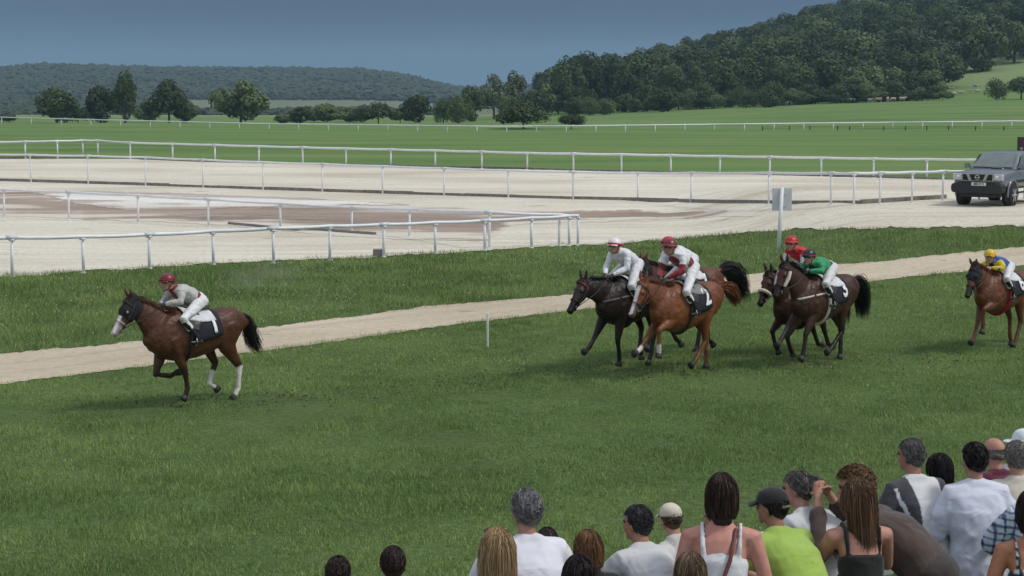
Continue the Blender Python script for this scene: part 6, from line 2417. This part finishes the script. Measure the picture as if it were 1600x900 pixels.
def flowers():
    rs = np.random.RandomState(9)
    n = 60000
    x, y = samp(18, 80, 1.0)(rs, n)
    r, e, P = regions(x, y)
    cl = vnoise(x, y, 2.2, 21)
    cl2 = vnoise(x, y, 5, 22)
    px, py = projv(P)
    patch = np.exp(-(((px - 800) / 110) ** 2 + ((py - 572) / 9) ** 2))
    prob = np.where(r == 2, .13 * (cl > .5), np.where(r == 0, .010 * (cl > .6) * (cl2 > .35) + .35 * patch, 0))
    keep = rs.uniform(0, 1, n) < prob
    P, px = P[keep], px[keep]
    y = y[keep]
    m = len(P)
    s = .006 + y * .00016
    s = s * rs.uniform(.6, 1.2, m)
    z = rs.uniform(.05, .12, m)
    c = P + np.stack([np.zeros(m), np.zeros(m), z], 1)
    o6 = np.array([(1, 0, 0), (0, 1, 0), (-1, 0, 0), (0, -1, 0), (0, 0, 1), (0, 0, -1)], float)
    V = (c[:, None] + o6[None] * s[:, None, None]).reshape(-1, 3)
    F = np.array([(0, 1, 4), (1, 2, 4), (2, 3, 4), (3, 0, 4), (1, 0, 5), (2, 1, 5), (3, 2, 5), (0, 3, 5)])
    F = (F[None] + (np.arange(m) * 6)[:, None, None]).reshape(-1, 3)
    me = fast_mesh('clover_flowers', V, F, False)
    yellow = (px > 1300) & (rs.uniform(0, 1, m) < .5) | (rs.uniform(0, 1, m) < .12)
    col = np.where(yellow[:, None], (.50, .42, .05), (.52, .53, .46))
    color_attr(me, 'paint', np.repeat(col, 6, 0))
    me.materials.append(BLADE)
    tag(link_mesh('clover_flowers', me), 'small white clover heads and yellow flowers scattered in the grass', 'flowers', kind='stuff')
    print('flowers', m)


flowers()


def clods():
    """turf and soil kicked up by the hooves"""
    rs = np.random.RandomState(4)
    n = 1500
    px = rs.uniform(180, 1700, n)
    base = np.interp(px, [180, 420, 900, 1150, 1400, 1700], [636, 628, 585, 580, 568, 552])
    py = base + rs.normal(size=n) * 9
    Ps = np.array([tuple(at(a, b)) for a, b in zip(px[:700], py[:700])])
    V, F = [], []
    o6 = np.array([(1, 0, 0), (0, 1, 0), (-1, 0, 0), (0, -1, 0), (0, 0, .6), (0, 0, -.6)], float)
    T = [(0, 1, 4), (1, 2, 4), (2, 3, 4), (3, 0, 4), (1, 0, 5), (2, 1, 5), (3, 2, 5), (0, 3, 5)]
    for i, p in enumerate(Ps):
        s = rs.uniform(.010, .026)
        q = p + np.array([0, 0, rs.uniform(.02, .06)])
        V += list(q + o6 * s * rs.uniform(.6, 1.4, (6, 1)))
        F += [(a + i * 6, b + i * 6, c + i * 6) for a, b, c in T]
    me = fast_mesh('turf_clods', np.array(V), np.array(F), False)
    me.materials.append(mat('soil', (.075, .055, .035), .95, 20, .3))
    tag(link_mesh('turf_clods', me), 'small clods of soil and turf kicked up along the line of the runners', 'clods', kind='stuff')


clods()
def haze_box():
    o = MB().box((0, 3200, 40), (9000, 6600, 140)).build('haze', [], smooth=False)
    m = bpy.data.materials.new('haze_air')
    m.use_nodes = True
    t = m.node_tree
    t.nodes.clear()
    out = N(t, 'ShaderNodeOutputMaterial')
    v = N(t, 'ShaderNodeVolumePrincipled')
    v.inputs['Color'].default_value = (0.48, 0.72, 0.92, 1)
    v.inputs['Density'].default_value = 0.000115
    link(t, v.outputs[0], out.inputs['Volume'])
    o.data.materials.append(m)
    tag(o, 'thin blue air over the valley', 'haze', kind='stuff')


haze_box()


def dust():
    """faint dust hanging where the leader has passed"""
    p = at(405, 452)
    o = MB().ball((0, 0, 0), (1.5, .9, .42), n=20, m=12).build('dust_cloud', [], smooth=True)
    o.location = p + Vector((0, 0, .35))
    m = bpy.data.materials.new('dust_air')
    m.use_nodes = True
    t = m.node_tree
    t.nodes.clear()
    out = N(t, 'ShaderNodeOutputMaterial')
    v = N(t, 'ShaderNodeVolumePrincipled')
    v.inputs['Color'].default_value = (.9, .88, .84, 1)
    tc = N(t, 'ShaderNodeTexCoord')
    nz = N(t, 'ShaderNodeTexNoise')
    nz.inputs['Scale'].default_value = 1.6
    link(t, tc.outputs['Object'], nz.inputs['Vector'])
    ln = N(t, 'ShaderNodeMapping')
    ln.inputs['Scale'].default_value = (1 / 1.5, 1 / .9, 1 / .42)
    link(t, tc.outputs['Object'], ln.inputs[0])
    le = N(t, 'ShaderNodeVectorMath', operation='LENGTH')
    link(t, ln.outputs[0], le.inputs[0])
    fall = maprange(t, le.outputs['Value'], 1.0, 0.1)
    mu = N(t, 'ShaderNodeMath', operation='MULTIPLY')
    link(t, fall, mu.inputs[0])
    link(t, maprange(t, nz.outputs['Fac'], .38, .65), mu.inputs[1])
    m2 = N(t, 'ShaderNodeMath', operation='MULTIPLY')
    m2.inputs[1].default_value = .22
    link(t, mu.outputs[0], m2.inputs[0])
    link(t, m2.outputs[0], v.inputs['Density'])
    link(t, v.outputs[0], out.inputs['Volume'])
    o.data.materials.append(m)
    tag(o, 'thin puff of dust hanging over the grass behind the leader', 'dust', kind='stuff')


dust()
